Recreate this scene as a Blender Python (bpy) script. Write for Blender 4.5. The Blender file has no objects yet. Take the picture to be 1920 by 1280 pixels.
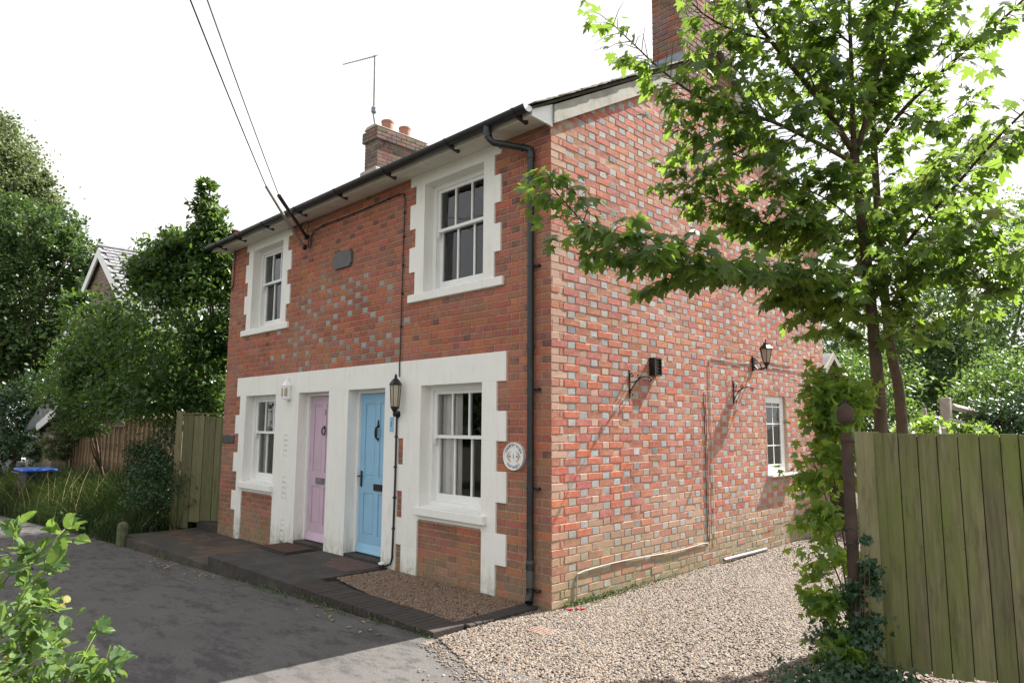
import bpy, bmesh, math, random
import numpy as np
from mathutils import Vector, Matrix
R_ = random.Random(7)
NR = np.random.default_rng(11)
scn = bpy.context.scene
COL = scn.collection

# ------------------------------------------------------------------ camera
CF, YAW, PITCH, ROLL = 1274.15, math.radians(44.64), math.radians(7.025), math.radians(0.306)
CAM = np.array([4.2245, -4.8043, 1.638])
def cam_axes():
    f = np.array([-math.sin(YAW)*math.cos(PITCH), math.cos(YAW)*math.cos(PITCH), math.sin(PITCH)])
    r = np.array([math.cos(YAW), math.sin(YAW), 0.0]); u = np.cross(r, f)
    return r*math.cos(ROLL)+u*math.sin(ROLL), -r*math.sin(ROLL)+u*math.cos(ROLL), f
CR, CU, CFW = cam_axes()
cam = bpy.data.cameras.new('camera'); camo = bpy.data.objects.new('camera', cam); COL.objects.link(camo)
cam.sensor_width = 36; cam.lens = CF/1920*36; cam.clip_end = 2000; cam.clip_start = 0.05
M = Matrix.Identity(4)
for i in range(3):
    M[i][0] = CR[i]; M[i][1] = CU[i]; M[i][2] = -CFW[i]; M[i][3] = CAM[i]
camo.matrix_world = M
scn.camera = camo

# ------------------------------------------------------------------ sky, sun, exposure
SUN_AZ, SUN_EL = math.radians(12), math.radians(47)
sv = Vector((math.sin(SUN_AZ)*math.cos(SUN_EL), math.cos(SUN_AZ)*math.cos(SUN_EL), math.sin(SUN_EL)))
w = bpy.data.worlds.new('World'); scn.world = w; w.use_nodes = True
nt = w.node_tree; nt.nodes.clear()
sky = nt.nodes.new('ShaderNodeTexSky'); sky.sky_type = 'NISHITA'; sky.sun_disc = False
sky.sun_elevation = SUN_EL; sky.sun_rotation = SUN_AZ; sky.air_density = 1.0; sky.dust_density = 1.5
b1 = nt.nodes.new('ShaderNodeBackground'); b1.inputs[1].default_value = 0.095
b2 = nt.nodes.new('ShaderNodeBackground'); b2.inputs[0].default_value = (1, 1, 1, 1); b2.inputs[1].default_value = 0.43
tc = nt.nodes.new('ShaderNodeTexCoord'); mp = nt.nodes.new('ShaderNodeMapping'); mp.inputs['Scale'].default_value = (1.6, 1.6, 3.2)
no = nt.nodes.new('ShaderNodeTexNoise'); no.inputs['Scale'].default_value = 1.3; no.inputs['Detail'].default_value = 7
rp = nt.nodes.new('ShaderNodeValToRGB'); rp.color_ramp.elements[0].position = 0.36; rp.color_ramp.elements[1].position = 0.50
rp.color_ramp.elements[0].color = (.72, .72, .72, 1)
ms = nt.nodes.new('ShaderNodeMixShader'); ow = nt.nodes.new('ShaderNodeOutputWorld')
L = nt.links.new
L(tc.outputs['Generated'], mp.inputs[0]); L(mp.outputs[0], no.inputs[0]); L(no.outputs['Fac'], rp.inputs[0])
L(sky.outputs[0], b1.inputs[0]); L(rp.outputs[0], ms.inputs[0]); L(b1.outputs[0], ms.inputs[1]); L(b2.outputs[0], ms.inputs[2]); L(ms.outputs[0], ow.inputs[0])
sl = bpy.data.lights.new('sun', 'SUN'); sl.energy = 5.0; sl.angle = math.radians(0.6); sl.color = (1, .95, .87)
so = bpy.data.objects.new('sun', sl); COL.objects.link(so); so.rotation_euler = (-sv).to_track_quat('-Z', 'Y').to_euler(); so.location = (3, 12, 14)
scn.view_settings.view_transform = 'Standard'; scn.view_settings.look = 'None'; scn.view_settings.gamma = 1
scn.view_settings.exposure = 1.6
scn.render.engine = 'CYCLES'

# ------------------------------------------------------------------ survey helpers: a sight line from the camera station met with a plane
def sight(px, py): return CFW + CR*(px-960)/CF - CU*(py-640)/CF
def D(px, py, d): return CAM + sight(px, py)*d
def at(px, py, ax, v):
    s = sight(px, py); return CAM + s*((v-CAM[ax])/s[ax])
def road_z(x, y):
    base = -.035 + .034*min(x, 0) if x < 0 else -.035 + .02*min(x, 2)
    base += -.03*max(0, -1.25-y) if y < -1.25 else 0
    return max(base, -1.4)

# ------------------------------------------------------------------ object helpers
def link(o, parent=None, inv=None):
    COL.objects.link(o)
    if parent is not None:
        o.parent = parent
        if parent.type == 'EMPTY': o.matrix_parent_inverse = Matrix.Translation(-Vector(parent.location))
    return o
def tag(o, label=None, cat=None, group=None, kind=None):
    if label: o['label'] = label
    if cat: o['category'] = cat
    if group: o['group'] = group
    if kind: o['kind'] = kind
    return o
def thing(name, loc, label, cat, group=None):
    o = bpy.data.objects.new(name, None); o.location = tuple(float(v) for v in loc); o.empty_display_size = .2
    COL.objects.link(o); return tag(o, label, cat, group)
class MB:
    def __init__(s): s.v = []; s.f = []; s.c = []; s.col = (1, 1, 1, 1)
    def add(s, vs, fs):
        b = len(s.v); s.v += [tuple(map(float, v)) for v in vs]; s.c += [s.col]*len(vs); s.f += [tuple(i+b for i in f) for f in fs]; return s
    def box(s, x0, x1, y0, y1, z0, z1, bev=0):
        if x1 < x0: x0, x1 = x1, x0
        if y1 < y0: y0, y1 = y1, y0
        if bev:
            b = min(bev, (x1-x0)*.45, (y1-y0)*.45, (z1-z0)*.45); vs = []
            for sx, ax_ in ((0, x0), (1, x1)):
                for sy, ay in ((0, y0), (1, y1)):
                    for sz, az in ((0, z0), (1, z1)):
                        dx = b if sx == 0 else -b; dy = b if sy == 0 else -b; dz = b if sz == 0 else -b
                        vs += [(ax_, ay+dy, az+dz), (ax_+dx, ay, az+dz), (ax_+dx, ay+dy, az)]
            def c(i, k): return i*3+k
            fs = [(c(0,0),c(1,0),c(3,0),c(2,0)), (c(4,0),c(6,0),c(7,0),c(5,0)), (c(0,1),c(4,1),c(5,1),c(1,1)), (c(2,1),c(3,1),c(7,1),c(6,1)),
                  (c(0,2),c(2,2),c(6,2),c(4,2)), (c(1,2),c(5,2),c(7,2),c(3,2))]
            for a, b_, k in ((0,1,(0,1)),(2,3,(0,1)),(4,5,(0,1)),(6,7,(0,1)),(0,2,(0,2)),(1,3,(0,2)),(4,6,(0,2)),(5,7,(0,2)),(0,4,(1,2)),(1,5,(1,2)),(2,6,(1,2)),(3,7,(1,2))):
                fs.append((c(a,k[0]), c(b_,k[0]), c(b_,k[1]), c(a,k[1])))
            for i in range(8): fs.append((c(i,0), c(i,1), c(i,2)))
            return s.add(vs, fs)
        vs = [(x, y, z) for x in (x0, x1) for y in (y0, y1) for z in (z0, z1)]
        return s.add(vs, [(0,1,3,2), (4,6,7,5), (0,4,5,1), (2,3,7,6), (0,2,6,4), (1,5,7,3)])
    def tube(s, pts, r, n=8, cap=True):
        pts = [np.array(p, float) for p in pts]
        rs = r if hasattr(r, '__len__') else [r]*len(pts)
        b = len(s.v); up = None
        for i, p in enumerate(pts):
            t = pts[min(i+1, len(pts)-1)]-pts[max(i-1, 0)]; t = t/(np.linalg.norm(t)+1e-9)
            if up is None:
                a = np.array([0, 0, 1.]) if abs(t[2]) < .9 else np.array([1., 0, 0])
                up = np.cross(t, a)
            up = up - t*(up@t); up /= np.linalg.norm(up)+1e-9
            q = np.cross(t, up)
            for k in range(n):
                a = 2*math.pi*k/n; v = p+(up*math.cos(a)+q*math.sin(a))*rs[i]
                s.v.append(tuple(v)); s.c.append(s.col)
        for i in range(len(pts)-1):
            for k in range(n):
                k2 = (k+1) % n
                s.f.append((b+i*n+k, b+i*n+k2, b+(i+1)*n+k2, b+(i+1)*n+k))
        if cap:
            s.f.append(tuple(b+k for k in range(n))[::-1]); s.f.append(tuple(b+(len(pts)-1)*n+k for k in range(n)))
        return s
    def lathe(s, o, prof, n=16, axis=2):
        b = len(s.v)
        for r, h in prof:
            for k in range(n):
                a = 2*math.pi*k/n; u, v = r*math.cos(a), r*math.sin(a)
                p = (u, v, h) if axis == 2 else ((h, u, v) if axis == 0 else (u, h, v))
                s.v.append((o[0]+p[0], o[1]+p[1], o[2]+p[2])); s.c.append(s.col)
        for i in range(len(prof)-1):
            for k in range(n):
                k2 = (k+1) % n; s.f.append((b+i*n+k, b+i*n+k2, b+(i+1)*n+k2, b+(i+1)*n+k))
        s.f.append(tuple(b+k for k in range(n))[::-1]); s.f.append(tuple(b+(len(prof)-1)*n+k for k in range(n)))
        return s
    def prism(s, poly, h0, h1, axis):
        """poly in the other two axes (order x,y,z without axis); extruded along axis"""
        n = len(poly); vs = []
        for h in (h0, h1):
            for a, b in poly:
                vs.append((h, a, b) if axis == 0 else ((a, h, b) if axis == 1 else (a, b, h)))
        return s.add(vs, [tuple(range(n)), tuple(range(2*n-1, n-1, -1))]+[(i, i+n, (i+1) % n+n, (i+1) % n) for i in range(n)])
    def rect(s, pos, neg, d0, d1, side=False):
        """rectilinear plate made of rectangles (a0,a1,z0,z1) minus others, between depths d0 (outer) and d1"""
        xs = sorted({round(v, 4) for q in pos+neg for v in q[:2]}); zs = sorted({round(v, 4) for q in pos+neg for v in q[2:]})
        def ins(i, j):
            if i < 0 or j < 0 or i >= len(xs)-1 or j >= len(zs)-1: return False
            cx = (xs[i]+xs[i+1])/2; cz = (zs[j]+zs[j+1])/2
            h = lambda q: q[0] < cx < q[1] and q[2] < cz < q[3]
            return any(h(q) for q in pos) and not any(h(q) for q in neg)
        ix = {}
        def V(i, j, k):
            if (i, j, k) not in ix:
                d = (d0, d1)[k]; ix[(i, j, k)] = len(s.v)
                s.v.append((d, xs[i], zs[j]) if side else (xs[i], d, zs[j])); s.c.append(s.col)
            return ix[(i, j, k)]
        for i in range(len(xs)-1):
            for j in range(len(zs)-1):
                if not ins(i, j): continue
                s.f.append((V(i,j,0), V(i+1,j,0), V(i+1,j+1,0), V(i,j+1,0))); s.f.append((V(i,j,1), V(i,j+1,1), V(i+1,j+1,1), V(i+1,j,1)))
                if not ins(i-1, j): s.f.append((V(i,j,0), V(i,j+1,0), V(i,j+1,1), V(i,j,1)))
                if not ins(i+1, j): s.f.append((V(i+1,j,0), V(i+1,j,1), V(i+1,j+1,1), V(i+1,j+1,0)))
                if not ins(i, j-1): s.f.append((V(i,j,0), V(i,j,1), V(i+1,j,1), V(i+1,j,0)))
                if not ins(i, j+1): s.f.append((V(i,j+1,0), V(i+1,j+1,0), V(i+1,j+1,1), V(i,j+1,1)))
        return s
    def xf(s, Mx, start=0):
        for i in range(start, len(s.v)): s.v[i] = tuple(Mx @ Vector(s.v[i]))
        return s
    def mesh(s, name, mat=None, smooth=False, col=False, recalc=True):
        me = bpy.data.meshes.new(name); me.from_pydata(s.v, [], s.f)
        if mat: me.materials.append(mat)
        if col:
            a = me.color_attributes.new('Col', 'FLOAT_COLOR', 'POINT'); a.data.foreach_set('color', np.array(s.c, np.float32).ravel())
        me.update()
        if recalc: bm = bmesh.new(); bm.from_mesh(me); bmesh.ops.recalc_face_normals(bm, faces=bm.faces); bm.to_mesh(me); bm.free()
        if smooth: me.polygons.foreach_set('use_smooth', [True]*len(me.polygons)); 
        if smooth == 'auto': me.set_sharp_from_angle(angle=math.radians(40))
        return me
    def build(s, name, mat, parent=None, smooth=False, col=False, recalc=True):
        return link(bpy.data.objects.new(name, s.mesh(name, mat, smooth, col, recalc)), parent)

# ------------------------------------------------------------------ materials
def new_mat(name):
    m = bpy.data.materials.new(name); m.use_nodes = True; nt = m.node_tree; nt.nodes.clear()
    o = nt.nodes.new('ShaderNodeOutputMaterial'); p = nt.nodes.new('ShaderNodeBsdfPrincipled'); nt.links.new(p.outputs[0], o.inputs[0])
    return m, nt, p, o
def pos_node(nt, scale=(1, 1, 1)):
    g = nt.nodes.new('ShaderNodeNewGeometry'); m = nt.nodes.new('ShaderNodeMapping'); m.inputs['Scale'].default_value = scale
    nt.links.new(g.outputs['Position'], m.inputs[0]); return m.outputs[0]
def noise(nt, vec, scale, detail=5, rough=.55):
    n = nt.nodes.new('ShaderNodeTexNoise'); n.inputs['Scale'].default_value = scale; n.inputs['Detail'].default_value = detail; n.inputs['Roughness'].default_value = rough
    nt.links.new(vec, n.inputs[0]); return n.outputs['Fac']
def ramp(nt, fac, stops):
    r = nt.nodes.new('ShaderNodeValToRGB'); e = r.color_ramp.elements
    while len(e) < len(stops): e.new(.5)
    for i, (p, c) in enumerate(stops):
        e[i].position = p; e[i].color = (c, c, c, 1) if isinstance(c, (int, float)) else (*c, 1)
    nt.links.new(fac, r.inputs[0]); return r.outputs[0]
def mix(nt, fac, a, b, mode='MIX'):
    m = nt.nodes.new('ShaderNodeMix'); m.data_type = 'RGBA'; m.blend_type = mode
    for i, v in ((0, fac), (6, a), (7, b)):
        if isinstance(v, (int, float)): m.inputs[i].default_value = v if i == 0 else (v, v, v, 1)
        elif isinstance(v, tuple): m.inputs[i].default_value = (*v, 1)
        else: nt.links.new(v, m.inputs[i])
    return m.outputs[2]
def bump(nt, p, h, strength, dist=.01, normal=None):
    b = nt.nodes.new('ShaderNodeBump'); b.inputs['Strength'].default_value = strength; b.inputs['Distance'].default_value = dist
    nt.links.new(h, b.inputs['Height'])
    if normal: nt.links.new(normal, b.inputs['Normal'])
    nt.links.new(b.outputs[0], p.inputs['Normal']); return b.outputs[0]
def zmask(nt, z0, z1):
    """1 below z0 fading to 0 at z1: where damp and algae sit"""
    g = nt.nodes.new('ShaderNodeNewGeometry'); s = nt.nodes.new('ShaderNodeSeparateXYZ'); nt.links.new(g.outputs['Position'], s.inputs[0])
    m = nt.nodes.new('ShaderNodeMapRange'); m.inputs[1].default_value = z0; m.inputs[2].default_value = z1; m.inputs[3].default_value = 1; m.inputs[4].default_value = 0
    nt.links.new(s.outputs['Z'], m.inputs[0]); return m.outputs[0]
def mul(nt, a, b):
    m = nt.nodes.new('ShaderNodeMath'); m.operation = 'MULTIPLY'
    for i, v in enumerate((a, b)):
        if isinstance(v, (int, float)): m.inputs[i].default_value = v
        else: nt.links.new(v, m.inputs[i])
    return m.outputs[0]
def simple(name, c, rough=.6, metal=0, var=.15, scale=8, bs=.0, bscale=60, spots=None, spec=.5, stretch=(1, 1, 1)):
    m, nt, p, o = new_mat(name); v = pos_node(nt, stretch)
    f = noise(nt, v, scale)
    col = ramp(nt, f, [(.3, tuple(x*(1-var) for x in c)), (.7, tuple(min(1, x*(1+var)) for x in c))])
    if spots: col = mix(nt, ramp(nt, noise(nt, v, spots[1], 8, .65), [(spots[2], 0), (spots[2]+.12, spots[3])]), col, spots[0])
    nt.links.new(col, p.inputs['Base Color']); p.inputs['Roughness'].default_value = rough; p.inputs['Metallic'].default_value = metal
    p.inputs['Specular IOR Level'].default_value = spec
    if bs: bump(nt, p, noise(nt, v, bscale, 6, .6), bs, .006)
    return m

def brick_mat(name, smear, smearcol, dirt_amt, bs, base_z=(.0, .6)):
    m, nt, p, o = new_mat(name); v = pos_node(nt)
    a = nt.nodes.new('ShaderNodeAttribute'); a.attribute_name = 'Col'
    f = noise(nt, v, 55, 6, .7)
    c = mix(nt, 1.0, a.outputs['Color'], ramp(nt, f, [(.3, .74), (.52, 1.0), (.72, 1.22)]), 'MULTIPLY')
    # dark fireskin streaks
    st = noise(nt, pos_node(nt, (1, 1, 4)), 28, 5, .65)
    c = mix(nt, ramp(nt, st, [(.56, 0), (.66, .45)]), c, mix(nt, 1.0, c, (.55, .47, .45), 'MULTIPLY'))
    c = mix(nt, ramp(nt, noise(nt, v, 17, 7, .7), [(.47, 0), (.62, smear)]), c, smearcol)
    c = mix(nt, ramp(nt, noise(nt, v, 1.3, 5, .6), [(.45, 0), (.65, dirt_amt)]), c, mix(nt, 1.0, c, (.62, .56, .50), 'MULTIPLY'))
    c = mix(nt, ramp(nt, noise(nt, pos_node(nt, (1, 1, 1.4)), .75, 7, .65), [(.44, 0), (.62, .42)]), c, mix(nt, .62, c, smearcol))
    d = mul(nt, zmask(nt, *base_z), ramp(nt, noise(nt, v, 5, 6, .7), [(.32, 0), (.55, .85)]))
    c = mix(nt, d, c, (.24, .225, .135))
    nt.links.new(c, p.inputs['Base Color']); p.inputs['Roughness'].default_value = .88; p.inputs['Specular IOR Level'].default_value = .25
    h = mix(nt, .5, noise(nt, v, 90, 7, .75), noise(nt, pos_node(nt, (1, 1, 3)), 25, 5, .7))
    bump(nt, p, h, bs, .008)
    return m
M_brick_front = brick_mat('front_brick', .30, (.36, .25, .18), .35, .35, (-.35, .55))
M_brick_side = brick_mat('flank_brick', .48, (.46, .30, .24), .40, .45, (.05, .7))
M_brick_old = brick_mat('weathered_chimney_brick', .5, (.24, .21, .18), .6, .5, (-9, -8))
def mortar_mat(name, c, green):
    m, nt, p, o = new_mat(name); v = pos_node(nt)
    col = ramp(nt, noise(nt, v, 30, 7, .7), [(.3, tuple(x*.62 for x in c)), (.7, tuple(x*1.15 for x in c))])
    d = mul(nt, zmask(nt, .0, .8), ramp(nt, noise(nt, v, 4, 6, .7), [(.35, 0), (.6, green)]))
    col = mix(nt, d, col, (.17, .18, .08)); nt.links.new(col, p.inputs['Base Color']); p.inputs['Roughness'].default_value = .95
    bump(nt, p, noise(nt, v, 120, 6, .7), .8, .006); return m
M_mortar = mortar_mat('sandy_mortar', (.44, .335, .25), .8)
M_mortar_front = mortar_mat('pale_lime_mortar', (.50, .37, .25), .6)
M_mortar_grey = mortar_mat('grey_chimney_mortar', (.42, .36, .30), .0)

def stucco_mat():
    m, nt, p, o = new_mat('cream_masonry_paint'); v = pos_node(nt)
    c = ramp(nt, noise(nt, v, 2.2, 6, .6), [(.3, (.76, .75, .70)), (.7, (.81, .80, .75))])
    c = mix(nt, ramp(nt, noise(nt, pos_node(nt, (6, 6, .8)), 3, 7, .7), [(.54, 0), (.74, .4)]), c, (.50, .48, .40))
    d = mul(nt, zmask(nt, -.05, .55), ramp(nt, noise(nt, pos_node(nt, (7, 7, 1.3)), 2.1, 7, .7), [(.50, 0), (.68, .6)]))
    c = mix(nt, d, c, (.34, .36, .20))
    c = mix(nt, mul(nt, zmask(nt, -.02, .20), ramp(nt, noise(nt, v, 9, 6, .7), [(.35, 0), (.6, .75)])), c, (.30, .29, .22))
    # faint ashlar joints every 0.3 m
    g = nt.nodes.new('ShaderNodeNewGeometry'); s = nt.nodes.new('ShaderNodeSeparateXYZ'); nt.links.new(g.outputs['Position'], s.inputs[0])
    a = nt.nodes.new('ShaderNodeMath'); a.operation = 'ADD'; a.inputs[1].default_value = .02; nt.links.new(s.outputs['Z'], a.inputs[0])
    q = nt.nodes.new('ShaderNodeMath'); q.operation = 'PINGPONG'; q.inputs[1].default_value = .15; nt.links.new(a.outputs[0], q.inputs[0])
    j = nt.nodes.new('ShaderNodeMapRange'); j.inputs[1].default_value = 0; j.inputs[2].default_value = .006; nt.links.new(q.outputs[0], j.inputs[0])
    nt.links.new(c, p.inputs['Base Color']); p.inputs['Roughness'].default_value = .75
    b = nt.nodes.new('ShaderNodeBump'); b.inputs['Strength'].default_value = .35; b.inputs['Distance'].default_value = .004; nt.links.new(j.outputs[0], b.inputs['Height'])
    bump(nt, p, noise(nt, v, 45, 6, .65), .22, .006, b.outputs[0]); return m
M_stucco = stucco_mat()
M_soffit = simple('aged_cream_soffit', (.62, .60, .53), .8, var=.12, scale=3, bs=.1, spots=((.30, .28, .24), 5, .58, .5))
M_white = simple('white_gloss_paint', (.78, .78, .76), .35, var=.04, scale=6, bs=.05, bscale=30, spots=((.50, .48, .42), 18, .62, .35))
M_upvc = simple('white_plastic_frame', (.80, .80, .80), .25, var=.02)
M_black = simple('black_gutter_plastic', (.014, .015, .018), .38, var=.25, scale=3, spots=((.07, .075, .08), 9, .56, .35))
M_iron = simple('black_painted_iron', (.012, .012, .013), .4, metal=.3, var=.2, spots=((.06, .05, .045), 25, .6, .4))
M_lead = simple('grey_lead', (.20, .23, .28), .5, metal=.3, var=.15)
M_slate = simple('grey_roof_slate', (.17, .17, .19), .5, var=.35, scale=5, bs=.3, bscale=30, spots=((.30, .30, .26), 14, .55, .7))
M_tile = simple('lichened_roof_slate', (.14, .13, .12), .8, var=.3, scale=6, bs=.5, bscale=40, spots=((.33, .31, .22), 16, .5, .8))
M_barge = simple('weathered_grey_render', (.34, .33, .29), .85, var=.14, scale=5, bs=.3, bscale=50, spots=((.20, .19, .16), 3, .52, .6))
M_conc = simple('dark_mossy_concrete', (.036, .034, .030), .85, var=.35, scale=3, bs=.5, bscale=35, spots=((.085, .05, .035), 6, .52, .6))
M_lowpath = simple('weathered_path_brick', (.045, .041, .032), .9, var=.35, scale=4, bs=.5, bscale=35, spots=((.13, .065, .045), 3, .5, .7))
M_terra = simple('terracotta', (.32, .155, .115), .75, var=.12, scale=12, bs=.2)
M_quarry = simple('worn_red_quarry_tile', (.09, .050, .042), .8, var=.3, scale=14, bs=.3)
M_pale = simple('pale_cable_sheath', (.34, .31, .27), .7)
M_cap = simple('plain_white_plastic', (.75, .75, .73), .4)
M_galv = simple('dull_aluminium', (.22, .22, .22), .45, metal=.6, var=.2)
M_plaque = simple('dark_slate_plaque', (.10, .10, .105), .7, var=.2, scale=10, bs=.3)
M_plate = simple('tarnished_dark_nameplate', (.055, .055, .055), .6, var=.3)
M_rust = simple('rusty_iron', (.055, .032, .022), .85, var=.4, scale=9, bs=.5, bscale=60, spots=((.045, .035, .03), 14, .5, .7))
M_coir = simple('brown_coir_mat', (.065, .034, .020), 1, var=.5, scale=60, bs=1, bscale=220)
M_rubber = simple('black_rubber', (.012, .012, .012), .7)
M_blue = simple('sky_blue_door_paint', (.26, .47, .64), .5, var=.06, scale=5, bs=.12, bscale=50, spots=((.20, .38, .52), 9, .6, .4))
M_pink = simple('lilac_pink_door_paint', (.53, .39, .47), .5, var=.06, scale=5, bs=.12, bscale=50, spots=((.46, .34, .40), 9, .6, .4))
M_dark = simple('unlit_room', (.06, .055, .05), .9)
M_curtain = simple('cream_curtain_cloth', (.82, .79, .74), .9, var=.05, scale=9)
M_ceramic = simple('white_glazed_ceramic', (.76, .76, .74), .18, var=.01)
M_ink = simple('dark_grey_lettering', (.07, .07, .08), .5)
M_p1 = simple('pink_flower_paint', (.55, .28, .33), .4); M_p2 = simple('yellow_flower_paint', (.60, .50, .12), .4); M_p3 = simple('mauve_flower_paint', (.36, .25, .42), .4); M_p4 = simple('green_leaf_paint', (.12, .24, .08), .4)
M_concrete = simple('pale_concrete_post', (.30, .28, .24), .9, var=.2, scale=14, bs=.4)
M_oldwall = brick_mat('brown_distant_brick', .4, (.25, .20, .16), .5, .3, (-9, -8))
M_binblue = simple('blue_bin_lid', (.02, .09, .42), .5, var=.2); M_bin = simple('dark_bin_body', (.02, .022, .025), .6)
M_carw = simple('white_car_paint', (.7, .7, .72), .2); M_redrag = simple('faded_red_plastic', (.55, .05, .05), .6)

def glass_mat(name, tint=(.98, .99, .99)):
    m, nt, p, o = new_mat(name); nt.nodes.remove(p)
    t = nt.nodes.new('ShaderNodeBsdfTransparent'); t.inputs[0].default_value = (*tint, 1)
    g = nt.nodes.new('ShaderNodeBsdfGlossy'); g.inputs['Roughness'].default_value = .015; g.inputs[0].default_value = (.95, .97, 1, 1)
    fr = nt.nodes.new('ShaderNodeFresnel'); fr.inputs[0].default_value = 1.6
    n = noise(nt, pos_node(nt), 3.5, 2, .4); b = nt.nodes.new('ShaderNodeBump'); b.inputs['Strength'].default_value = .12; b.inputs['Distance'].default_value = .02
    nt.links.new(n, b.inputs['Height']); nt.links.new(b.outputs[0], g.inputs['Normal'])
    mx = nt.nodes.new('ShaderNodeMixShader'); nt.links.new(fr.outputs[0], mx.inputs[0]); nt.links.new(t.outputs[0], mx.inputs[1]); nt.links.new(g.outputs[0], mx.inputs[2]); nt.links.new(mx.outputs[0], o.inputs[0])
    return m
M_glass = glass_mat('window_glass')
def frost_mat():
    m, nt, p, o = new_mat('frosted_lamp_glass'); p.inputs['Base Color'].default_value = (.60, .52, .40, 1); p.inputs['Roughness'].default_value = .35
    p.inputs['Transmission Weight'].default_value = .55; return m
M_frost = frost_mat()
def bark_mat(name, c, c2):
    m, nt, p, o = new_mat(name)
    v = pos_node(nt, (1, 1, .25)); col = ramp(nt, noise(nt, v, 30, 7, .7), [(.3, c), (.7, c2)])
    col = mix(nt, ramp(nt, noise(nt, pos_node(nt), 6, 6, .6), [(.5, 0), (.65, .5)]), col, (.10, .11, .05))
    nt.links.new(col, p.inputs['Base Color']); p.inputs['Roughness'].default_value = .9; bump(nt, p, noise(nt, v, 60, 6, .7), .7, .01); return m
M_bark = bark_mat('brown_bark', (.055, .035, .024), (.13, .085, .055))
M_twig = simple('reddish_twig', (.10, .045, .03), .7, var=.3, scale=20)
M_greystem = bark_mat('grey_bark', (.05, .045, .04), (.12, .11, .09))
def leaf_mat(name, dark, light, trans, tw=.45, gloss=.35):
    m, nt, p, o = new_mat(name)
    a = nt.nodes.new('ShaderNodeAttribute'); a.attribute_name = 'Col'
    sp = nt.nodes.new('ShaderNodeSeparateColor'); nt.links.new(a.outputs['Color'], sp.inputs[0])
    c = mix(nt, sp.outputs[0], dark, light)
    c = mix(nt, mul(nt, sp.outputs[1], .9), c, (.30, .22, .05))      # the odd yellowed leaf
    p.inputs['Roughness'].default_value = gloss; p.inputs['Specular IOR Level'].default_value = .4
    nt.links.new(c, p.inputs['Base Color'])
    t = nt.nodes.new('ShaderNodeBsdfTranslucent'); tc = mix(nt, sp.outputs[0], tuple(x*.7 for x in trans), trans); nt.links.new(tc, t.inputs[0])
    mx = nt.nodes.new('ShaderNodeMixShader'); mx.inputs[0].default_value = tw
    nt.links.new(p.outputs[0], mx.inputs[1]); nt.links.new(t.outputs[0], mx.inputs[2]); nt.links.new(mx.outputs[0], o.inputs[0]); return m
M_maple = leaf_mat('maple_leaf', (.026, .064, .023), (.064, .122, .034), (.29, .45, .06), .48, .38)
M_maple_lit = leaf_mat('sunlit_maple_leaf', (.045, .10, .022), (.11, .19, .035), (.42, .60, .07), .5, .42)  # brighter maple leaf copy: sunlight on the sapling put into its colour
M_moss = leaf_mat('dull_moss', (.05, .07, .022), (.12, .14, .05), (.1, .14, .03), .3, .7)
M_ivy = leaf_mat('ivy_leaf', (.015, .045, .022), (.040, .085, .035), (.08, .16, .03), .2, .35)
M_laurel = leaf_mat('laurel_leaf', (.016, .042, .013), (.045, .10, .022), (.18, .30, .04), .35, .3)
M_oak = leaf_mat('oak_leaf', (.028, .06, .018), (.060, .105, .030), (.12, .21, .04), .35, .45)
M_willow = leaf_mat('pale_tree_leaf', (.09, .12, .045), (.15, .19, .08), (.20, .26, .09), .35, .5)
M_far = leaf_mat('woodland_leaf', (.03, .07, .02), (.075, .14, .035), (.18, .30, .05), .4, .45)
M_conifer = leaf_mat('conifer_frond', (.035, .075, .012), (.07, .13, .02), (.12, .2, .03), .2, .6)
M_bramble = leaf_mat('bramble_leaf', (.035, .085, .028), (.13, .21, .06), (.24, .38, .06), .4, .6)
M_grass = leaf_mat('grass_blade', (.014, .034, .010), (.038, .066, .018), (.08, .13, .025), .3, .6)
M_straw = leaf_mat('dry_grass_stalk', (.26, .21, .11), (.42, .34, .18), (.3, .25, .1), .3, .6)
def wood_mat(name, c1, c2, green, gamt, stretch=(14, 14, .7)):
    m, nt, p, o = new_mat(name); v = pos_node(nt, stretch)
    oi = nt.nodes.new('ShaderNodeObjectInfo')
    c = ramp(nt, noise(nt, v, 4, 7, .65), [(.3, c1), (.7, c2)])
    c = mix(nt, 1.0, c, ramp(nt, oi.outputs['Random'], [(0, .68), (1, 1.28)]), 'MULTIPLY')
    c = mix(nt, ramp(nt, noise(nt, pos_node(nt, (2.4, 2.4, .6)), 2, 6, .6), [(.38, 0), (.66, gamt)]), c, green)
    c = mix(nt, ramp(nt, noise(nt, pos_node(nt, (5, 5, .9)), 3, 6, .7), [(.52, 0), (.7, .6)]), c, tuple(x*.45 for x in c1))
    nt.links.new(c, p.inputs['Base Color']); p.inputs['Roughness'].default_value = .85; bump(nt, p, noise(nt, v, 14, 6, .7), .35, .006); return m
M_gatewood = wood_mat('algae_stained_gate_board', (.10, .09, .045), (.19, .175, .09), (.125, .155, .030), .8, (12, 12, .8))
M_gatewood2 = wood_mat('green_tinged_side_gate_board', (.11, .095, .05), (.19, .165, .09), (.10, .125, .035), .7)
M_fencewood = wood_mat('larch_lap_fence', (.24, .15, .085), (.36, .25, .15), (.20, .17, .09), .3)
M_darkwood = wood_mat('dark_stained_timber', (.03, .024, .018), (.06, .045, .03), (.04, .04, .02), .3)

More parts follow.
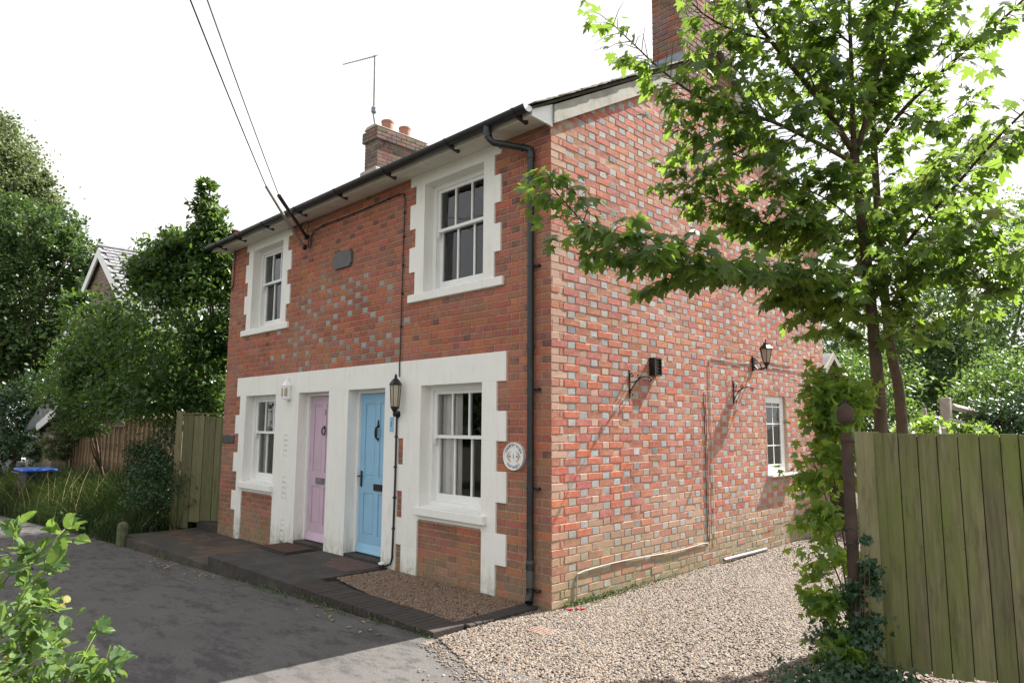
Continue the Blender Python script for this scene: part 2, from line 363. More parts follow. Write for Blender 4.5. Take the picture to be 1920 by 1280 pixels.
# ------------------------------------------------------------------ ground, road
def asphalt_mat():
    m, nt, p, o = new_mat('worn_asphalt'); v = pos_node(nt)
    c = ramp(nt, noise(nt, v, 1.1, 6, .6), [(.3, (.100, .095, .093)), (.7, (.130, .123, .120))])
    c = mix(nt, ramp(nt, noise(nt, pos_node(nt, (.7, 1.8, 1)), 3.2, 12, .80), [(.50, 0), (.57, .8)]), c, (.048, .045, .046))
    vo = nt.nodes.new('ShaderNodeTexVoronoi'); vo.inputs['Scale'].default_value = 110; nt.links.new(v, vo.inputs[0])
    c = mix(nt, ramp(nt, vo.outputs['Distance'], [(.15, .5), (.4, 0)]), c, (.20, .19, .18))
    c = mix(nt, ramp(nt, noise(nt, v, 170, 4, .7), [(.38, .6), (.55, 0)]), c, (.03, .028, .028))
    nt.links.new(c, p.inputs['Base Color']); p.inputs['Roughness'].default_value = .9; p.inputs['Specular IOR Level'].default_value = .3
    bump(nt, p, noise(nt, v, 140, 5, .7), .7, .006); return m
M_asphalt = asphalt_mat()
M_soil = simple('leaf_littered_soil', (.045, .038, .026), 1, var=.4, scale=3, bs=.7, bscale=25, spots=((.05, .075, .02), 2, .5, .8))
M_bedgravelbase = simple('gravel_base', (.17, .14, .115), 1, var=.3, scale=40, bs=.6, bscale=120)

def sheet(name, mat, xs, ys, zf, hole=None):
    mb = MB(); nx, ny = len(xs), len(ys)
    for x in xs:
        for y in ys: mb.v.append((x, y, zf(x, y))); mb.c.append((1, 1, 1, 1))
    for i in range(nx-1):
        for j in range(ny-1): mb.f.append((i*ny+j, (i+1)*ny+j, (i+1)*ny+j+1, i*ny+j+1))
    o = mb.build(name, mat); return tag(o, kind='structure')
gx = [-400, -150, -60, -40, -30, -24, -18, -14, -11, -9, -7.5, -6, -4.5, -3, -1.5, 0, 1, 2, 3, 5, 8, 14, 30, 80, 400]
gy = [-400, -100, -40, -20, -12, -8, -6, -4.5, -3.2, -2.2, -1.25, -.6, 0, 2, 5, 10, 20, 40, 100, 400]
g = sheet('ground', M_soil, gx, gy, lambda x, y: road_z(x, y)-.045)
g['label'] = 'dark soil and leaf litter around the cottages'
# road: a ribbon along the front, bending away at the left
def road_edge(x):   # y of the far kerb line
    return -1.22 if x > -8 else -1.22-.02*(-8-x)**1.25
rx = [5.5, 4, 3, 2, 1.2, .4, -.2, -1, -2, -3, -4, -5, -6, -7, -8, -9, -10, -12, -14, -17, -20, -26, -34]
mb = MB(); W = 14
for x in rx:
    e = road_edge(x)
    if x > 0: e = -1.30 - .03*x
    for k in range(W+1):
        y = e-.0-(5.6*k/W); mb.v.append((x, y, road_z(x, y)+.0)); mb.c.append((1, 1, 1, 1))
for i in range(len(rx)-1):
    for k in range(W): mb.f.append((i*(W+1)+k, (i+1)*(W+1)+k, (i+1)*(W+1)+k+1, i*(W+1)+k+1))
tag(mb.build('road', M_asphalt), 'worn dark asphalt lane passing in front of the cottages', kind='structure')

# gravel drive: base sheet plus real pebbles
def drive_z(x, y): return -.028 + .004*math.sin(3*x+y*2)
dx = np.linspace(-.14, 6.5, 24); dy = np.concatenate([np.linspace(-1.45, 8.0, 40)])
mb = MB()
def drive_front(x): return -1.33-.02*x - .22*max(0, min(1, x)) + .05*math.sin(x*9)
for x in dx:
    for k, y in enumerate(dy):
        y2 = max(y, drive_front(x)); mb.v.append((x, y2, drive_z(x, y2)-(.012 if y2 < -1.2 else 0))); mb.c.append((1, 1, 1, 1))
ny = len(dy)
for i in range(len(dx)-1):
    for j in range(ny-1): mb.f.append((i*ny+j, (i+1)*ny+j, (i+1)*ny+j+1, i*ny+j+1))
drive = tag(mb.build('gravel_drive', M_bedgravelbase), 'gravel drive beside the flank wall', kind='structure')

def pebble_mat(name, cols, mult=1):
    m, nt, p, o = new_mat(name); oi = nt.nodes.new('ShaderNodeObjectInfo')
    n = len(cols); c = ramp(nt, oi.outputs['Random'], [(i/n, tuple(x*mult for x in c)) for i, c in enumerate(cols)])
    c.node.color_ramp.interpolation = 'CONSTANT'
    c = mix(nt, 1.0, c, ramp(nt, noise(nt, pos_node(nt), 90, 4, .6), [(.3, .75), (.7, 1.2)]), 'MULTIPLY')
    nt.links.new(c, p.inputs['Base Color']); p.inputs['Roughness'].default_value = .65; p.inputs['Specular IOR Level'].default_value = .3; return m
PC = [(.34, .27, .21), (.25, .18, .13), (.40, .34, .28), (.22, .20, .19), (.34, .23, .15), (.46, .42, .37), (.17, .14, .13), (.31, .26, .23), (.38, .27, .19), (.27, .21, .16), (.42, .36, .32), (.13, .11, .10)]
M_pebble = pebble_mat('mixed_flint_pebble', PC, .57)
M_pebble_b = pebble_mat('brown_bed_pebble', [(.24, .15, .10), (.18, .11, .075), (.30, .22, .16), (.14, .09, .07), (.26, .17, .11), (.34, .27, .21), (.20, .13, .09)], .8)
def pebbles(name, verts, mat, density, size, label, seed, prob=None):
    """real stones scattered over a patch by geometry nodes"""
    me = bpy.data.meshes.new(name); vs, fs = verts; me.from_pydata(vs, [], fs); me.update()
    o = bpy.data.objects.new(name, me); COL.objects.link(o); tag(o, label, kind='stuff')
    ng = bpy.data.node_groups.new(name, 'GeometryNodeTree')
    ng.interface.new_socket('Geometry', in_out='INPUT', socket_type='NodeSocketGeometry'); ng.interface.new_socket('Geometry', in_out='OUTPUT', socket_type='NodeSocketGeometry')
    N = ng.nodes.new; K = ng.links.new
    gi = N('NodeGroupInput'); go = N('NodeGroupOutput'); dp = N('GeometryNodeDistributePointsOnFaces'); ip = N('GeometryNodeInstanceOnPoints'); ic = N('GeometryNodeMeshIcoSphere')
    sm = N('GeometryNodeSetMaterial'); rs = N('FunctionNodeRandomValue'); rr = N('FunctionNodeRandomValue'); tr = N('GeometryNodeTransform')
    dp.inputs['Density'].default_value = density; dp.inputs['Seed'].default_value = seed
    ic.inputs['Radius'].default_value = 1; ic.inputs['Subdivisions'].default_value = 2
    sm.inputs['Material'].default_value = mat
    rs.data_type = 'FLOAT_VECTOR'; rs.inputs[0].default_value = (size*.65, size*.5, size*.35); rs.inputs[1].default_value = (size*1.35, size*1.05, size*.75)
    rr.data_type = 'FLOAT_VECTOR'; rr.inputs[0].default_value = (-.5, -.5, 0); rr.inputs[1].default_value = (.5, .5, 6.28); rr.inputs['Seed'].default_value = 5
    sh = N('GeometryNodeSetShadeSmooth')
    K(gi.outputs[0], dp.inputs['Mesh']); K(dp.outputs['Points'], ip.inputs['Points']); K(ic.outputs['Mesh'], sm.inputs[0]); K(sm.outputs[0], sh.inputs[0]); K(sh.outputs[0], ip.inputs['Instance'])
    K(rs.outputs[0], ip.inputs['Scale']); K(rr.outputs[0], ip.inputs['Rotation']); K(ip.outputs[0], go.inputs[0])
    md = o.modifiers.new('scatter', 'NODES'); md.node_group = ng; return o
def patch(poly, n, zf):
    return ([(x, y, zf(x, y)) for x, y in poly], [tuple(range(len(poly)))])
zf = lambda x, y: drive_z(x, y)+.004
pebbles('gravel', ([(x, y, zf(x, y)) for x, y in [(-.12, -1.22), (-.125, -.03), (.02, -.02), (.02, 3), (3.4, 3), (3.2, -1.2), (3.4, -1.9), (1.6, -1.75), (1.0, -1.62), (.4, -1.42)]], [tuple(range(10))]), M_pebble, 4800, .0115, 'mixed brown and grey pebbles of the drive', 3)
pebbles('gravel', ([(x, y, zf(x, y)) for x, y in [(.02, 3), (.02, 6.95), (3.4, 7.2), (3.4, 3)]], [(0, 1, 2, 3)]), M_pebble, 2600, .0135, 'pebbles of the drive beyond the lamp', 4)
pebbles('gravel', ([(x, y, road_z(x, y)+.004) for x, y in [(-.35, -1.22), (.0, -1.20), (1.0, -1.60), (1.6, -1.72), (3.4, -1.85), (3.0, -2.4), (1.2, -2.15), (.7, -1.98), (.0, -1.6)]], [tuple(range(9))]), M_pebble, 90, .010, 'loose pebbles strayed onto the asphalt', 9)
pebbles('gravel', ([(x, y, road_z(x, y)+.004) for x, y in [(-.1, -1.22), (.1, -1.36), (1.0, -1.56), (2.4, -1.75), (3.4, -1.85), (3.4, -2.0), (2.2, -1.95), (1.0, -1.8), (.3, -1.55), (-.1, -1.4)]], [tuple(range(10))]), M_pebble, 1500, .010, 'thin fringe of pebbles where drive meets lane', 12)

pebbles('road_grit', ([(x, y, road_z(x, y)+.002) for x, y in [(1.2, -1.75), (1.2, -3.6), (-3, -4.2), (-8, -4.2), (-9, -1.5), (-4, -1.3), (-.4, -1.3)]], [tuple(range(7))]), M_pebble_b, 26, .006, 'scattered grit and debris on the asphalt lane', 31)
# raised pavement in front of the doors
pave = MB()
pave.box(-4.66, -2.515, -1.215, .02, -.5, -.003, .006)
pave.box(-2.515, -.13, -1.215, -1.19, -.5, -.075); pave.box(-2.515, -.31, -1.19, -.86, -.5, -.075); pave.box(-.31, -.13, -1.19, -.02, -.5, -.075)
pave.box(-2.515, -.31, -.86, .02, -.5, -.045)
pavement = tag(pave.build('pavement', M_conc), 'raised dark concrete step along the front of the cottages', kind='structure')
# edging of bullnosed bricks
M_edge = simple('sooty_edging_brick', (.038, .030, .026), .9, var=.3, scale=9, bs=.6, bscale=60, spots=((.11, .05, .04), 10, .58, .45))
eb = MB(); eb.box(-.0365, .0365, -.17, .17, -.037, .037, .006); em = eb.mesh('edging_brick', M_edge)
x = -2.47
while x < -.2:
    o = bpy.data.objects.new('brick', em); o.location = (x+.0, -1.05, -.037+R_.uniform(-.003, .003)); o.rotation_euler = (R_.uniform(-.01, .01), 0, R_.uniform(-.02, .02)); link(o, pavement); x += .0775
eb2 = MB(); eb2.box(-.085, .085, -.0365, .0365, -.037, .037, .006); em2 = eb2.mesh('edging_brick', M_edge)
y = -.84
while y < -.06:
    o = bpy.data.objects.new('brick', em2); o.location = (-.215, y, -.037+R_.uniform(-.003, .003)); o.rotation_euler = (0, R_.uniform(-.01, .01), R_.uniform(-.03, .03)); link(o, pavement); y += .0775
# quarry tiles in front of the blue door
k = 0
for i in range(7):
    for j in range(4):
        x0 = -3.40+i*.115; y0 = -.50+j*.115
        if i+j < 2: continue
        t = MB(); t.box(x0, x0+.108, y0, y0+.108, -.01, .004+R_.uniform(0, .002), .003); t.build('quarry_tile', M_quarry, pavement)
pebbles('bed_gravel', ([(x, y, -.018) for x, y in [(-2.50, -.70), (-2.48, -.02), (-.31, -.02), (-.31, -.87), (-1.5, -.87)]], [(0, 1, 2, 3, 4)]), M_pebble_b, 6500, .010, 'small brown pebbles filling the bed under the window', 21)
# low path at the left
lp = MB()
for i, (xa, xb) in enumerate([(-8.3, -7.4), (-7.4, -6.5), (-6.5, -5.6), (-5.6, -4.665)]):
    za = -.185+.0165*(xb+8.3)
    lp.box(xa, xb, -1.20, .9 if xa < -7.5 else .02, -.6, za, .004)
tag(lp.build('path', M_lowpath), 'low worn brick path left of the concrete step', kind='structure')
st = MB(); st.box(-8.25, -7.36, .0, .5, -.25, -.03, .01); tag(st.build('path_step', M_conc), 'worn step under the side gate', kind='structure')

# ================================================================== THE COTTAGE PAIR
HW, HD, HZ = 7.36, 6.85, 4.62
RID = 3.42; SL = .56
cot = thing('brick_cottage', (-3.7, 3.4, 0), 'pair of red brick cottages with cream window surrounds, a pink door and a blue door', 'house')
Z0 = -.02; CH = .075
MID = -3.72
def mir(a, b): return (2*MID-b, 2*MID-a)
# surround plates (positive) and openings
def right_plates():
    P = []
    P += [(-3.72, -.59, 2.08, 2.38)]                                   # band
    for z0, z1, o, i in [(1.78, 2.08, -.725, 0), (1.48, 1.78, -.585, 0), (1.18, 1.48, -.725, 1), (.88, 1.18, -.58, 0), (.58, .88, -.725, 1), (.28, .58, -.58, 0), (-.3, .28, -.73, 1)]:
        P.append((-.94 if z1 > .66 else -.93, o, z0, z1))
        P.append((-2.275, -1.96 if z1 > .66 else -1.985, z0, z1))
        P.append((-2.66, -2.385, z0, z1))
        if not i: P.append((-2.385, -2.275, z0, z1))
    P.append((-1.96, -.94, .60, .73))
    P.append((-3.72, -3.48, -.3, 2.08))
    return P
RP = right_plates()
LPl = [(*mir(a, b), c, d) for a, b, c, d in RP]
UP = [(-2.24, -.685, 4.48, 4.66), (-2.13, -.78, 3.06, 4.48), (-2.24, -.685, 3.955, 4.255), (-2.24, -.685, 3.43, 3.73)]
ULp = [(*mir(a, b), c, d) for a, b, c, d in UP]
opens = [(-1.96, -.94, .73, 2.08), (-3.48, -2.66, -.3, 2.08), (-1.965, -.945, 3.155, 4.46)]
opens += [(*mir(a, b), c, d) for a, b, c, d in opens]
plates = RP+LPl+UP+ULp
sb = MB(); sb.rect(plates, opens, -.014, .32)
surround = sb.build('painted_surround', M_stucco, cot)
# front wall core with openings
ww = MB(); ww.rect([(-HW, -.006, -.6, 4.66)], plates+opens, .006, .30); fw = ww.build('front_wall', M_mortar_front, cot)
# flank wall core
SW = (4.60, 5.27, .955, 2.075)
ws = MB(); ws.rect([(.30, HD, -.4, HZ)], [SW], -.0022, -.28, side=True)
ws.prism([(.01, HZ), (HD, HZ), (RID, HZ+SL*RID)], -.0022, -.28, 0)
ws.box(-.28, -.0025, .0065, .30, -.6, HZ+.04)
swall = ws.build('side_wall', M_mortar, cot)
bk = MB(); bk.box(-HW, -.29, HD-.25, HD, -.4, HZ); bk.box(-HW, -HW+.25, .31, HD-.26, -.4, HZ); bk.prism([(.01, HZ), (HD, HZ), (RID, HZ+SL*RID)], -HW, -HW+.25, 0)
bk.build('rear_wall', M_brick_old, cot, col=True)

# ---- bricks
def jit(a): return R_.uniform(-a, a)
def brick_verts(L_, H_, rough, col):
    mb = MB(); mb.col = (*col, 1); b = .0035; j = .001+rough*.0019
    hx, hz = L_/2, H_/2; pr = jit(.0012+rough*.0010)
    vs = []
    for sx, sz in ((-1, -1), (1, -1), (1, 1), (-1, 1)): vs.append((sx*(hx-b)+jit(j), -.001+pr+jit(j*.6), sz*(hz-b)+jit(j)))
    for sx, sz in ((-1, -1), (1, -1), (1, 1), (-1, 1)): vs.append((sx*hx+jit(j), .005, sz*hz+jit(j)))
    for sx, sz in ((-1, -1), (1, -1), (1, 1), (-1, 1)): vs.append((sx*hx, .03, sz*hz))
    fs = [(0, 1, 2, 3)]
    for k in range(4): k2 = (k+1) % 4; fs += [(k, 4+k, 4+k2, k2), (4+k, 8+k, 8+k2, 4+k2)]
    mb.add(vs, fs); return mb
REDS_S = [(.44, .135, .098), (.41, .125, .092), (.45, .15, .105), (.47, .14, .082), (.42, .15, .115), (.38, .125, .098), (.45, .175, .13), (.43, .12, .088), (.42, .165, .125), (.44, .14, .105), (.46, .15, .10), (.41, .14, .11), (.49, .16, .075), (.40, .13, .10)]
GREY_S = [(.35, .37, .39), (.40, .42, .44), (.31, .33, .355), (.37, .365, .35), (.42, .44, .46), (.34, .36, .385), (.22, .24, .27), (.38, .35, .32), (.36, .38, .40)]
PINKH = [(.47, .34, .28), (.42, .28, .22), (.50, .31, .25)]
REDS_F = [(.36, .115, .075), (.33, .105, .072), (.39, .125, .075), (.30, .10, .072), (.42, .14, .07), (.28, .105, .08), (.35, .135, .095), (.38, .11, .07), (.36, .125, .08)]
GREY_F = [(.29, .29, .285), (.34, .34, .335), (.25, .21, .18)]
BROWN_F = [(.27, .12, .08), (.24, .105, .072), (.31, .13, .085), (.23, .11, .08)]
def side_color(hdr, y, z, closer):
    r = R_.random()
    if hdr and not closer and y > .2:
        if r < .86: return R_.choice(GREY_S)
        return R_.choice(PINKH)
    if z < .9 and r < .5: return R_.choice([(.45, .26, .19), (.40, .25, .18), (.48, .29, .21)])
    if y < .25 and r < .6: return R_.choice([(.47, .31, .24), (.50, .32, .25), (.43, .27, .21)])
    return tuple(c*R_.uniform(.85, 1.1) for c in R_.choice(REDS_S))
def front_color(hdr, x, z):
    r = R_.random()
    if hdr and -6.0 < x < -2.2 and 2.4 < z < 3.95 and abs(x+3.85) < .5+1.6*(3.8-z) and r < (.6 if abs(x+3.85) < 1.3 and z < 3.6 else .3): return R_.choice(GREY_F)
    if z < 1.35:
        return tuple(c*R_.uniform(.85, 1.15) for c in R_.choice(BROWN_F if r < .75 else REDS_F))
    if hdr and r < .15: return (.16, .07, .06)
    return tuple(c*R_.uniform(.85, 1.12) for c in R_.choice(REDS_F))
bricks = []   # (wall, u centre, z centre, L, hdr, colour)
rows = int((4.66-Z0)/CH)
kmin = -4
def subtract(u0, u1, cuts):
    segs = [(u0, u1)]
    for c0, c1 in cuts:
        ns = []
        for a, b in segs:
            if c1 <= a or c0 >= b: ns.append((a, b)); continue
            if c0 > a: ns.append((a, c0))
            if c1 < b: ns.append((c1, b))
        segs = ns
    return [s for s in segs if s[1]-s[0] > .018]
for k in range(kmin, rows):
    zc = Z0+CH*(k+.5); A = (k % 2 == 0)
    cuts = [(q[0]-.004, q[1]+.004) for q in plates+opens if q[2] < zc < q[3]]
    # front: u = -x measured from the corner
    u = 0.0; seq = [('h', .12), ('c', .06), ('s', .24), ('h', .12)] if A else [('s', .24), ('h', .12)]
    i = 0; n0 = 0
    while u < HW-.03:
        if A: kind = 'h' if i == 0 else ('c' if i == 1 else ('s' if i % 2 == 0 else 'h'))
        else: kind = 's' if i % 2 == 0 else 'h'
        Lm = {'h': .12, 'c': .06, 's': .24}[kind]; u1 = min(u+Lm, HW)
        for a, b in subtract(-u1, -u, cuts):
            full = abs((b-a)-Lm) < .002
            a2 = a+.0045; b2 = b-.0045
            if u == 0: b2 = -.0015
            bricks.append(['f', (a2+b2)/2, zc, b2-a2, kind, front_color(kind == 'h', (a+b)/2, zc), full and u > 0])
        u = u1; i += 1
krows = int((HZ+SL*RID-Z0)/CH)
for k in range(kmin, krows+1):
    zc = Z0+CH*(k+.5); A = (k % 2 == 0)
    ymin = 0 if zc < HZ+.02 else (zc-HZ)/SL-.12; ymax = HD if zc < HZ else 2*RID-(zc-HZ)/SL+.12
    cuts = [(SW[0]-.004, SW[1]+.004)] if SW[2] < zc < SW[3] else []
    cuts += [(-9, ymin+.10), (ymax-.10, 99)] if zc > HZ+.02 else []
    u = 0.0; i = 0
    while u < HD-.02:
        if A: kind = 's' if i % 2 == 0 else 'h'
        else: kind = 'h' if i == 0 else ('c' if i == 1 else ('s' if i % 2 == 0 else 'h'))
        Lm = {'h': .12, 'c': .06, 's': .24}[kind]; u1 = min(u+Lm, HD)
        if u1 > ymin and u < ymax:
            for a, b in subtract(u, u1, cuts):
                full = abs((b-a)-Lm) < .002; a2 = a+.0045; b2 = b-.0045
                if u == 0: a2 = .0015
                bricks.append(['s', (a2+b2)/2, zc, b2-a2, kind, side_color(kind == 'h', (a+b)/2, zc, kind == 'c' or i == 0), full and u > 0])
        u = u1; i += 1
def size_px(b):
    p = np.array([b[1], 0, b[2]]) if b[0] == 'f' else np.array([0, b[1], b[2]])
    d = p-CAM; dist = np.linalg.norm(d); n = np.array([0, -1, 0]) if b[0] == 'f' else np.array([1, 0, 0])
    q = d@CFW; px = 960+CF*(d@CR)/q; py = 640-CF*(d@CU)/q
    if not (0 < px < 1920 and 0 < py < 1280): return 0
    return b[3]*.065*abs(d@n)/dist/(q*q)
cand = sorted([b for b in bricks if b[6] and b[2] > .05 and b[4] != 'c'], key=size_px, reverse=True)[:290]
single = set(id(b) for b in cand)
RZ = Matrix.Rotation(math.radians(90), 4, 'Z')
var = {}
fb, sd = MB(), MB()
for b in bricks:
    if id(b) in single:
        # one of a few shared meshes of the same kind and colour family
        idx = None
        key0 = (b[0], b[4], round(b[3], 3))
        lst = var.setdefault(key0, [])
        if len(lst) < (26 if b[4] == 's' else 16):
            me = brick_verts(b[3], .0665 if b[0] == 'f' else .0668, 0 if b[0] == 'f' else 1, b[5]).mesh('brick', M_brick_front if b[0] == 'f' else M_brick_side, col=True); lst.append((me, b[5]))
        else:
            me = min(lst, key=lambda t: sum((p-q)**2 for p, q in zip(t[1], b[5]))+R_.random()*.002)[0]
        o = bpy.data.objects.new('brick', me)
        if b[0] == 'f': o.location = (b[1], 0, b[2]); link(o, fw)
        else: o.location = (0, b[1], b[2]); o.rotation_euler = (0, 0, math.radians(90)); link(o, swall)
    else:
        m1 = brick_verts(b[3], .0665 if b[0] == 'f' else .0668, 0 if b[0] == 'f' else 1, b[5])
        tgt = fb if b[0] == 'f' else sd
        off = len(tgt.v)
        if b[0] == 'f': tgt.v += [(v[0]+b[1], v[1], v[2]+b[2]) for v in m1.v]
        else: tgt.v += [(-v[1], v[0]+b[1], v[2]+b[2]) for v in m1.v]
        tgt.c += m1.c; tgt.f += [tuple(i+off for i in f) for f in m1.f]
tag(fb.build('brick_courses', M_brick_front, fw, col=True), kind='stuff')
tag(sd.build('brick_courses', M_brick_side, swall, col=True), kind='stuff')
# painted-over bricks in the gaps of the left pier show as shallow recesses: small painted blocks
for z0 in (.58, 1.18, -.02):
    for r in range(4):
        bb = MB(); bb.box(-5.162, -5.058, -.0125, .03, z0+r*CH+.004, z0+(r+1)*CH-.004, .003); bb.xf(Matrix.Translation((.0, 0, 0)))
        bb.build('painted_brick', M_stucco, surround)

# ---- sills
def sill(x0, x1, z0, z1, pr, parent, name='sill', y1=.1):
    s = MB(); s.box(x0, x1, -pr, y1, z0, z1, .006); return s.build(name, M_stucco, parent)

# ---- sash windows
def sash_window(x0, x1, z0, z1, zm, cols, sillspec, lab=None, curtain=False, bars=3):
    fr = MB(); fr.rect([(x0, x1, z0, z1)], [(x0+.055, x1-.055, z0+.06, z1-.055)], .125, .26)
    win = fr.build('window', M_white, cot)
    if lab: win['label'] = lab
    ix0, ix1 = x0+.055, x1-.055
    def sash(za, zb, y, bot, top, name):
        m = MB(); w_ = (ix1-ix0-.09-(bars-1)*.022)/bars; holes = []
        for k in range(bars): a = ix0+.045+k*(w_+.022); holes.append((a, a+w_, za+bot, zb-top))
        m.rect([(ix0, ix1, za, zb)], holes, y, y+.04); s_ = m.build(name, M_white, win)
        for h in holes:
            p = MB(); p.add([(h[0]-.004, y+.018, h[2]-.004), (h[1]+.004, y+.018+R_.uniform(-.002, .002), h[2]-.004), (h[1]+.004, y+.018+R_.uniform(-.002, .002), h[3]+.004), (h[0]-.004, y+.018, h[3]+.004)], [(0, 1, 2, 3)]); p.build('pane', M_glass, win, recalc=False)
    sash(zm-.02, z1-.055, .148, .035, .04, 'upper_sash'); sash(z0+.06, zm+.02, .192, .085, .035, 'lower_sash')
    for hx in (ix0+.018, ix1-.018):
        h = MB(); h.prism([(hx-.012, zm-.02), (hx+.012, zm-.02), (hx+.008, zm-.09), (hx-.004, zm-.10)], .135, .165, 1); h.build('sash_horn', M_white, win)
    a, b, c, d, pr = sillspec; sill(a, b, c, d, pr, win)
    s2 = MB(); s2.prism([(-.0, d), (.13, d), (.13, z0+.03), (.10, z0+.03)], x0+.003, x1-.003, 0); s2.build('sill_top', M_white, win)
    # room behind
    rm = MB(); xa, xb, ya, yb, za, zb = x0-.5, x1+.5, .33, 2.6, z0-.6, z1+.3
    vs = [(x, y, z) for x in (xa, xb) for y in (ya, yb) for z in (za, zb)]
    rm.add(vs, [(0,1,3,2), (4,6,7,5), (2,3,7,6), (0,2,6,4), (1,5,7,3)]); rm.rect([(xa, xb, za, zb)], [(x0, x1, z0, z1)], .325, .33)
    rm.build('room', M_dark, win)
    return win
w1 = sash_window(-1.965, -.945, .73, 2.10-.02, 1.51, 3, (-1.99, -.855, .645, .735, .065), curtain=True)
w2 = sash_window(-1.965, -.945, 3.155, 4.46, 3.91, 3, (-2.24, -.635, 3.062, 3.157, .035))
w3 = sash_window(*mir(-1.96, -.94), .73, 2.08, 1.51, 3, (*mir(-1.99, -.855), .645, .735, .065))
w4 = sash_window(*mir(-1.965, -.945), 3.155, 4.46, 3.91, 3, (*mir(-2.24, -.635), 3.062, 3.157, .035))
# curtains: pleated cloth
def curtain(x0, x1, z0, z1, y, parent, n=60, amp=.02):
    c = MB(); vs = []; 
    for i in range(n+1):
        t = i/n; x = x0+(x1-x0)*t; yy = y+amp*math.sin(t*44)+amp*.5*math.sin(t*19+1)
        vs += [(x, yy, z0), (x+.01*math.sin(t*30), yy*1.0+.004, z1)]
    c.add(vs, [(2*i, 2*i+2, 2*i+3, 2*i+1) for i in range(n)]); c.build('curtain', M_curtain, parent, smooth=True)
curtain(-1.99, -1.56, .72, 2.07, .272, w1, amp=.010)
curtain(-6.49, -6.3, .75, 2.05, .30, w3, amp=.014)

# ---- flank window (plastic)
y0, y1, z0, z1 = SW
fr = MB(); fr.rect([(y0, y1, z0+.02, z1)], [(y0+.065, y1-.065, z0+.115, z1-.065)], -.045, -.10, side=True)
sw = fr.build('window', M_upvc, cot); sw['label'] = 'narrow white plastic window in the flank wall'
m = MB(); m.rect([(y0+.0652, y1-.0652, z0+.1152, z1-.0652)], [(y0+.095, y1-.095, z0+.15, z1-.095)], -.052, -.085, side=True); m.build('casement', M_upvc, sw)
gb = MB(); ym = (y0+y1)/2; gz = [1.37, 1.68, 1.925]
gb.box(-.072, -.060, ym-.008, ym+.008, z0+.151, z1-.096)
for z in gz:
    gb.box(-.0735, -.0585, y0+.0955, ym-.0085, z-.008, z+.008); gb.box(-.0735, -.0585, ym+.0085, y1-.0955, z-.008, z+.008)
gb.build('glazing_bar', M_upvc, sw)
for a, b in ((y0+.095, ym), (ym, y1-.095)):
    zz = [z0+.15]+gz+[z1-.095]
    for c, d in zip(zz[:-1], zz[1:]):
        p = MB(); p.add([(-.066, a, c), (-.066, b, c), (-.066, b, d), (-.066, a, d)], [(0, 1, 2, 3)]); p.build('pane', M_glass, sw, recalc=False)
s = MB(); s.box(-.06, .085, y0-.04, y1+.13, z0-.012, z0+.018, .004); s.build('sill', M_upvc, sw)
rm = MB(); vs = [(x, y, z) for x in (-.29, -2) for y in (y0-.5, y1+.5) for z in (z0-.5, z1+.3)]
rm.add(vs, [(4,6,7,5), (0,4,5,1), (2,3,7,6), (0,2,6,4), (1,5,7,3)]); rm.rect([(y0-.5, y1+.5, z0-.5, z1+.3)], [(y0, y1, z0, z1)], -.285, -.29, side=True); rm.build('room', M_dark, sw)
lintel = MB()
for i in range(6):
    lt = MB(); lt.box(-.02, .003, y0+.01+i*.112, y0+.112+i*.112, z1+.006, z1+.07, .003); 

# ---- doors
def door(x0, x1, mat, lab, glassless=True):
    """boarded door leaf in a white frame, set back in its reveal"""
    z0, z1 = 0.0, 2.08
    f = MB(); f.rect([(x0, x1, z0, z1)], [(x0+.045, x1-.02, -.1, z1-.045)], .13, .24); fr = f.build('door_frame', M_white, cot)
    a, b = x0+.048, x1-.022
    lf = MB(); pw = (b-a-.10*2-.09)/2; pl = []
    for k in range(2):
        p0 = a+.10+k*(pw+.09); pl += [(p0, p0+pw, .98, z1-.17), (p0, p0+pw, .26, .78)]
    lf.rect([(a, b, .045, z1-.05)], pl, .165, .20)
    d = lf.build('door', mat, cot); d['label'] = lab
    for q in pl:
        p = MB(); p.rect([q], [], .176, .196); p.box(q[0]+.022, q[1]-.022, .170, .18, q[2]+.022, q[3]-.022, .004)
        p.build('panel', mat, d)
    wb = MB(); wb.prism([(.165, .05), (.165, .15), (.150, .14), (.118, .062), (.118, .05)], a+.004, b-.004, 0); wb.build('weatherboard', mat, d)
    th = MB(); th.box(x0+.002, x1-.002, -.01, .24, -.02, .035, .006); th.build('threshold', M_conc, fr)
    bd = MB(); bd.box(x0, x1, .26, .30, -.05, z1); bd.build('door_lining', M_dark, fr)
    return d, a, b
db, a, b = door(-3.48, -2.66, M_blue, 'pale sky blue panelled front door')
# lever handle, knocker, letterbox
h = MB(); h.box(a+.035, a+.068, .150, .165, .85, 1.05, .004); h.tube([(a+.05, .16, .985), (a+.05, .115, .985)], .009, 8); h.tube([(a+.03, .115, .985), (a+.14, .115, .985)], [.010, .007], 8); h.build('handle', M_iron, db)
cx = (a+b)/2
lb = MB(); lb.rect([(cx-.10+.06, cx+.10+.06, .82, .90)], [], .150, .166); lb.box(cx-.025, cx+.145, .143, .151, .835, .885, .003); lb.build('letterbox', M_iron, db)
kn = MB(); kx = cx+.02
kn.lathe((kx, .165, 1.62), [(.022, 0), (.022, -.012), (.010, -.02)], 12, 1); kn.tube([(kx, .15, 1.62), (kx+.012, .13, 1.60), (kx+.016, .125, 1.55), (kx+.012, .125, 1.50), (kx, .13, 1.475), (kx-.012, .125, 1.50), (kx-.016, .125, 1.55), (kx-.012, .13, 1.60), (kx, .15, 1.62)], [.007, .009, .011, .012, .014, .012, .011, .009, .007], 8)
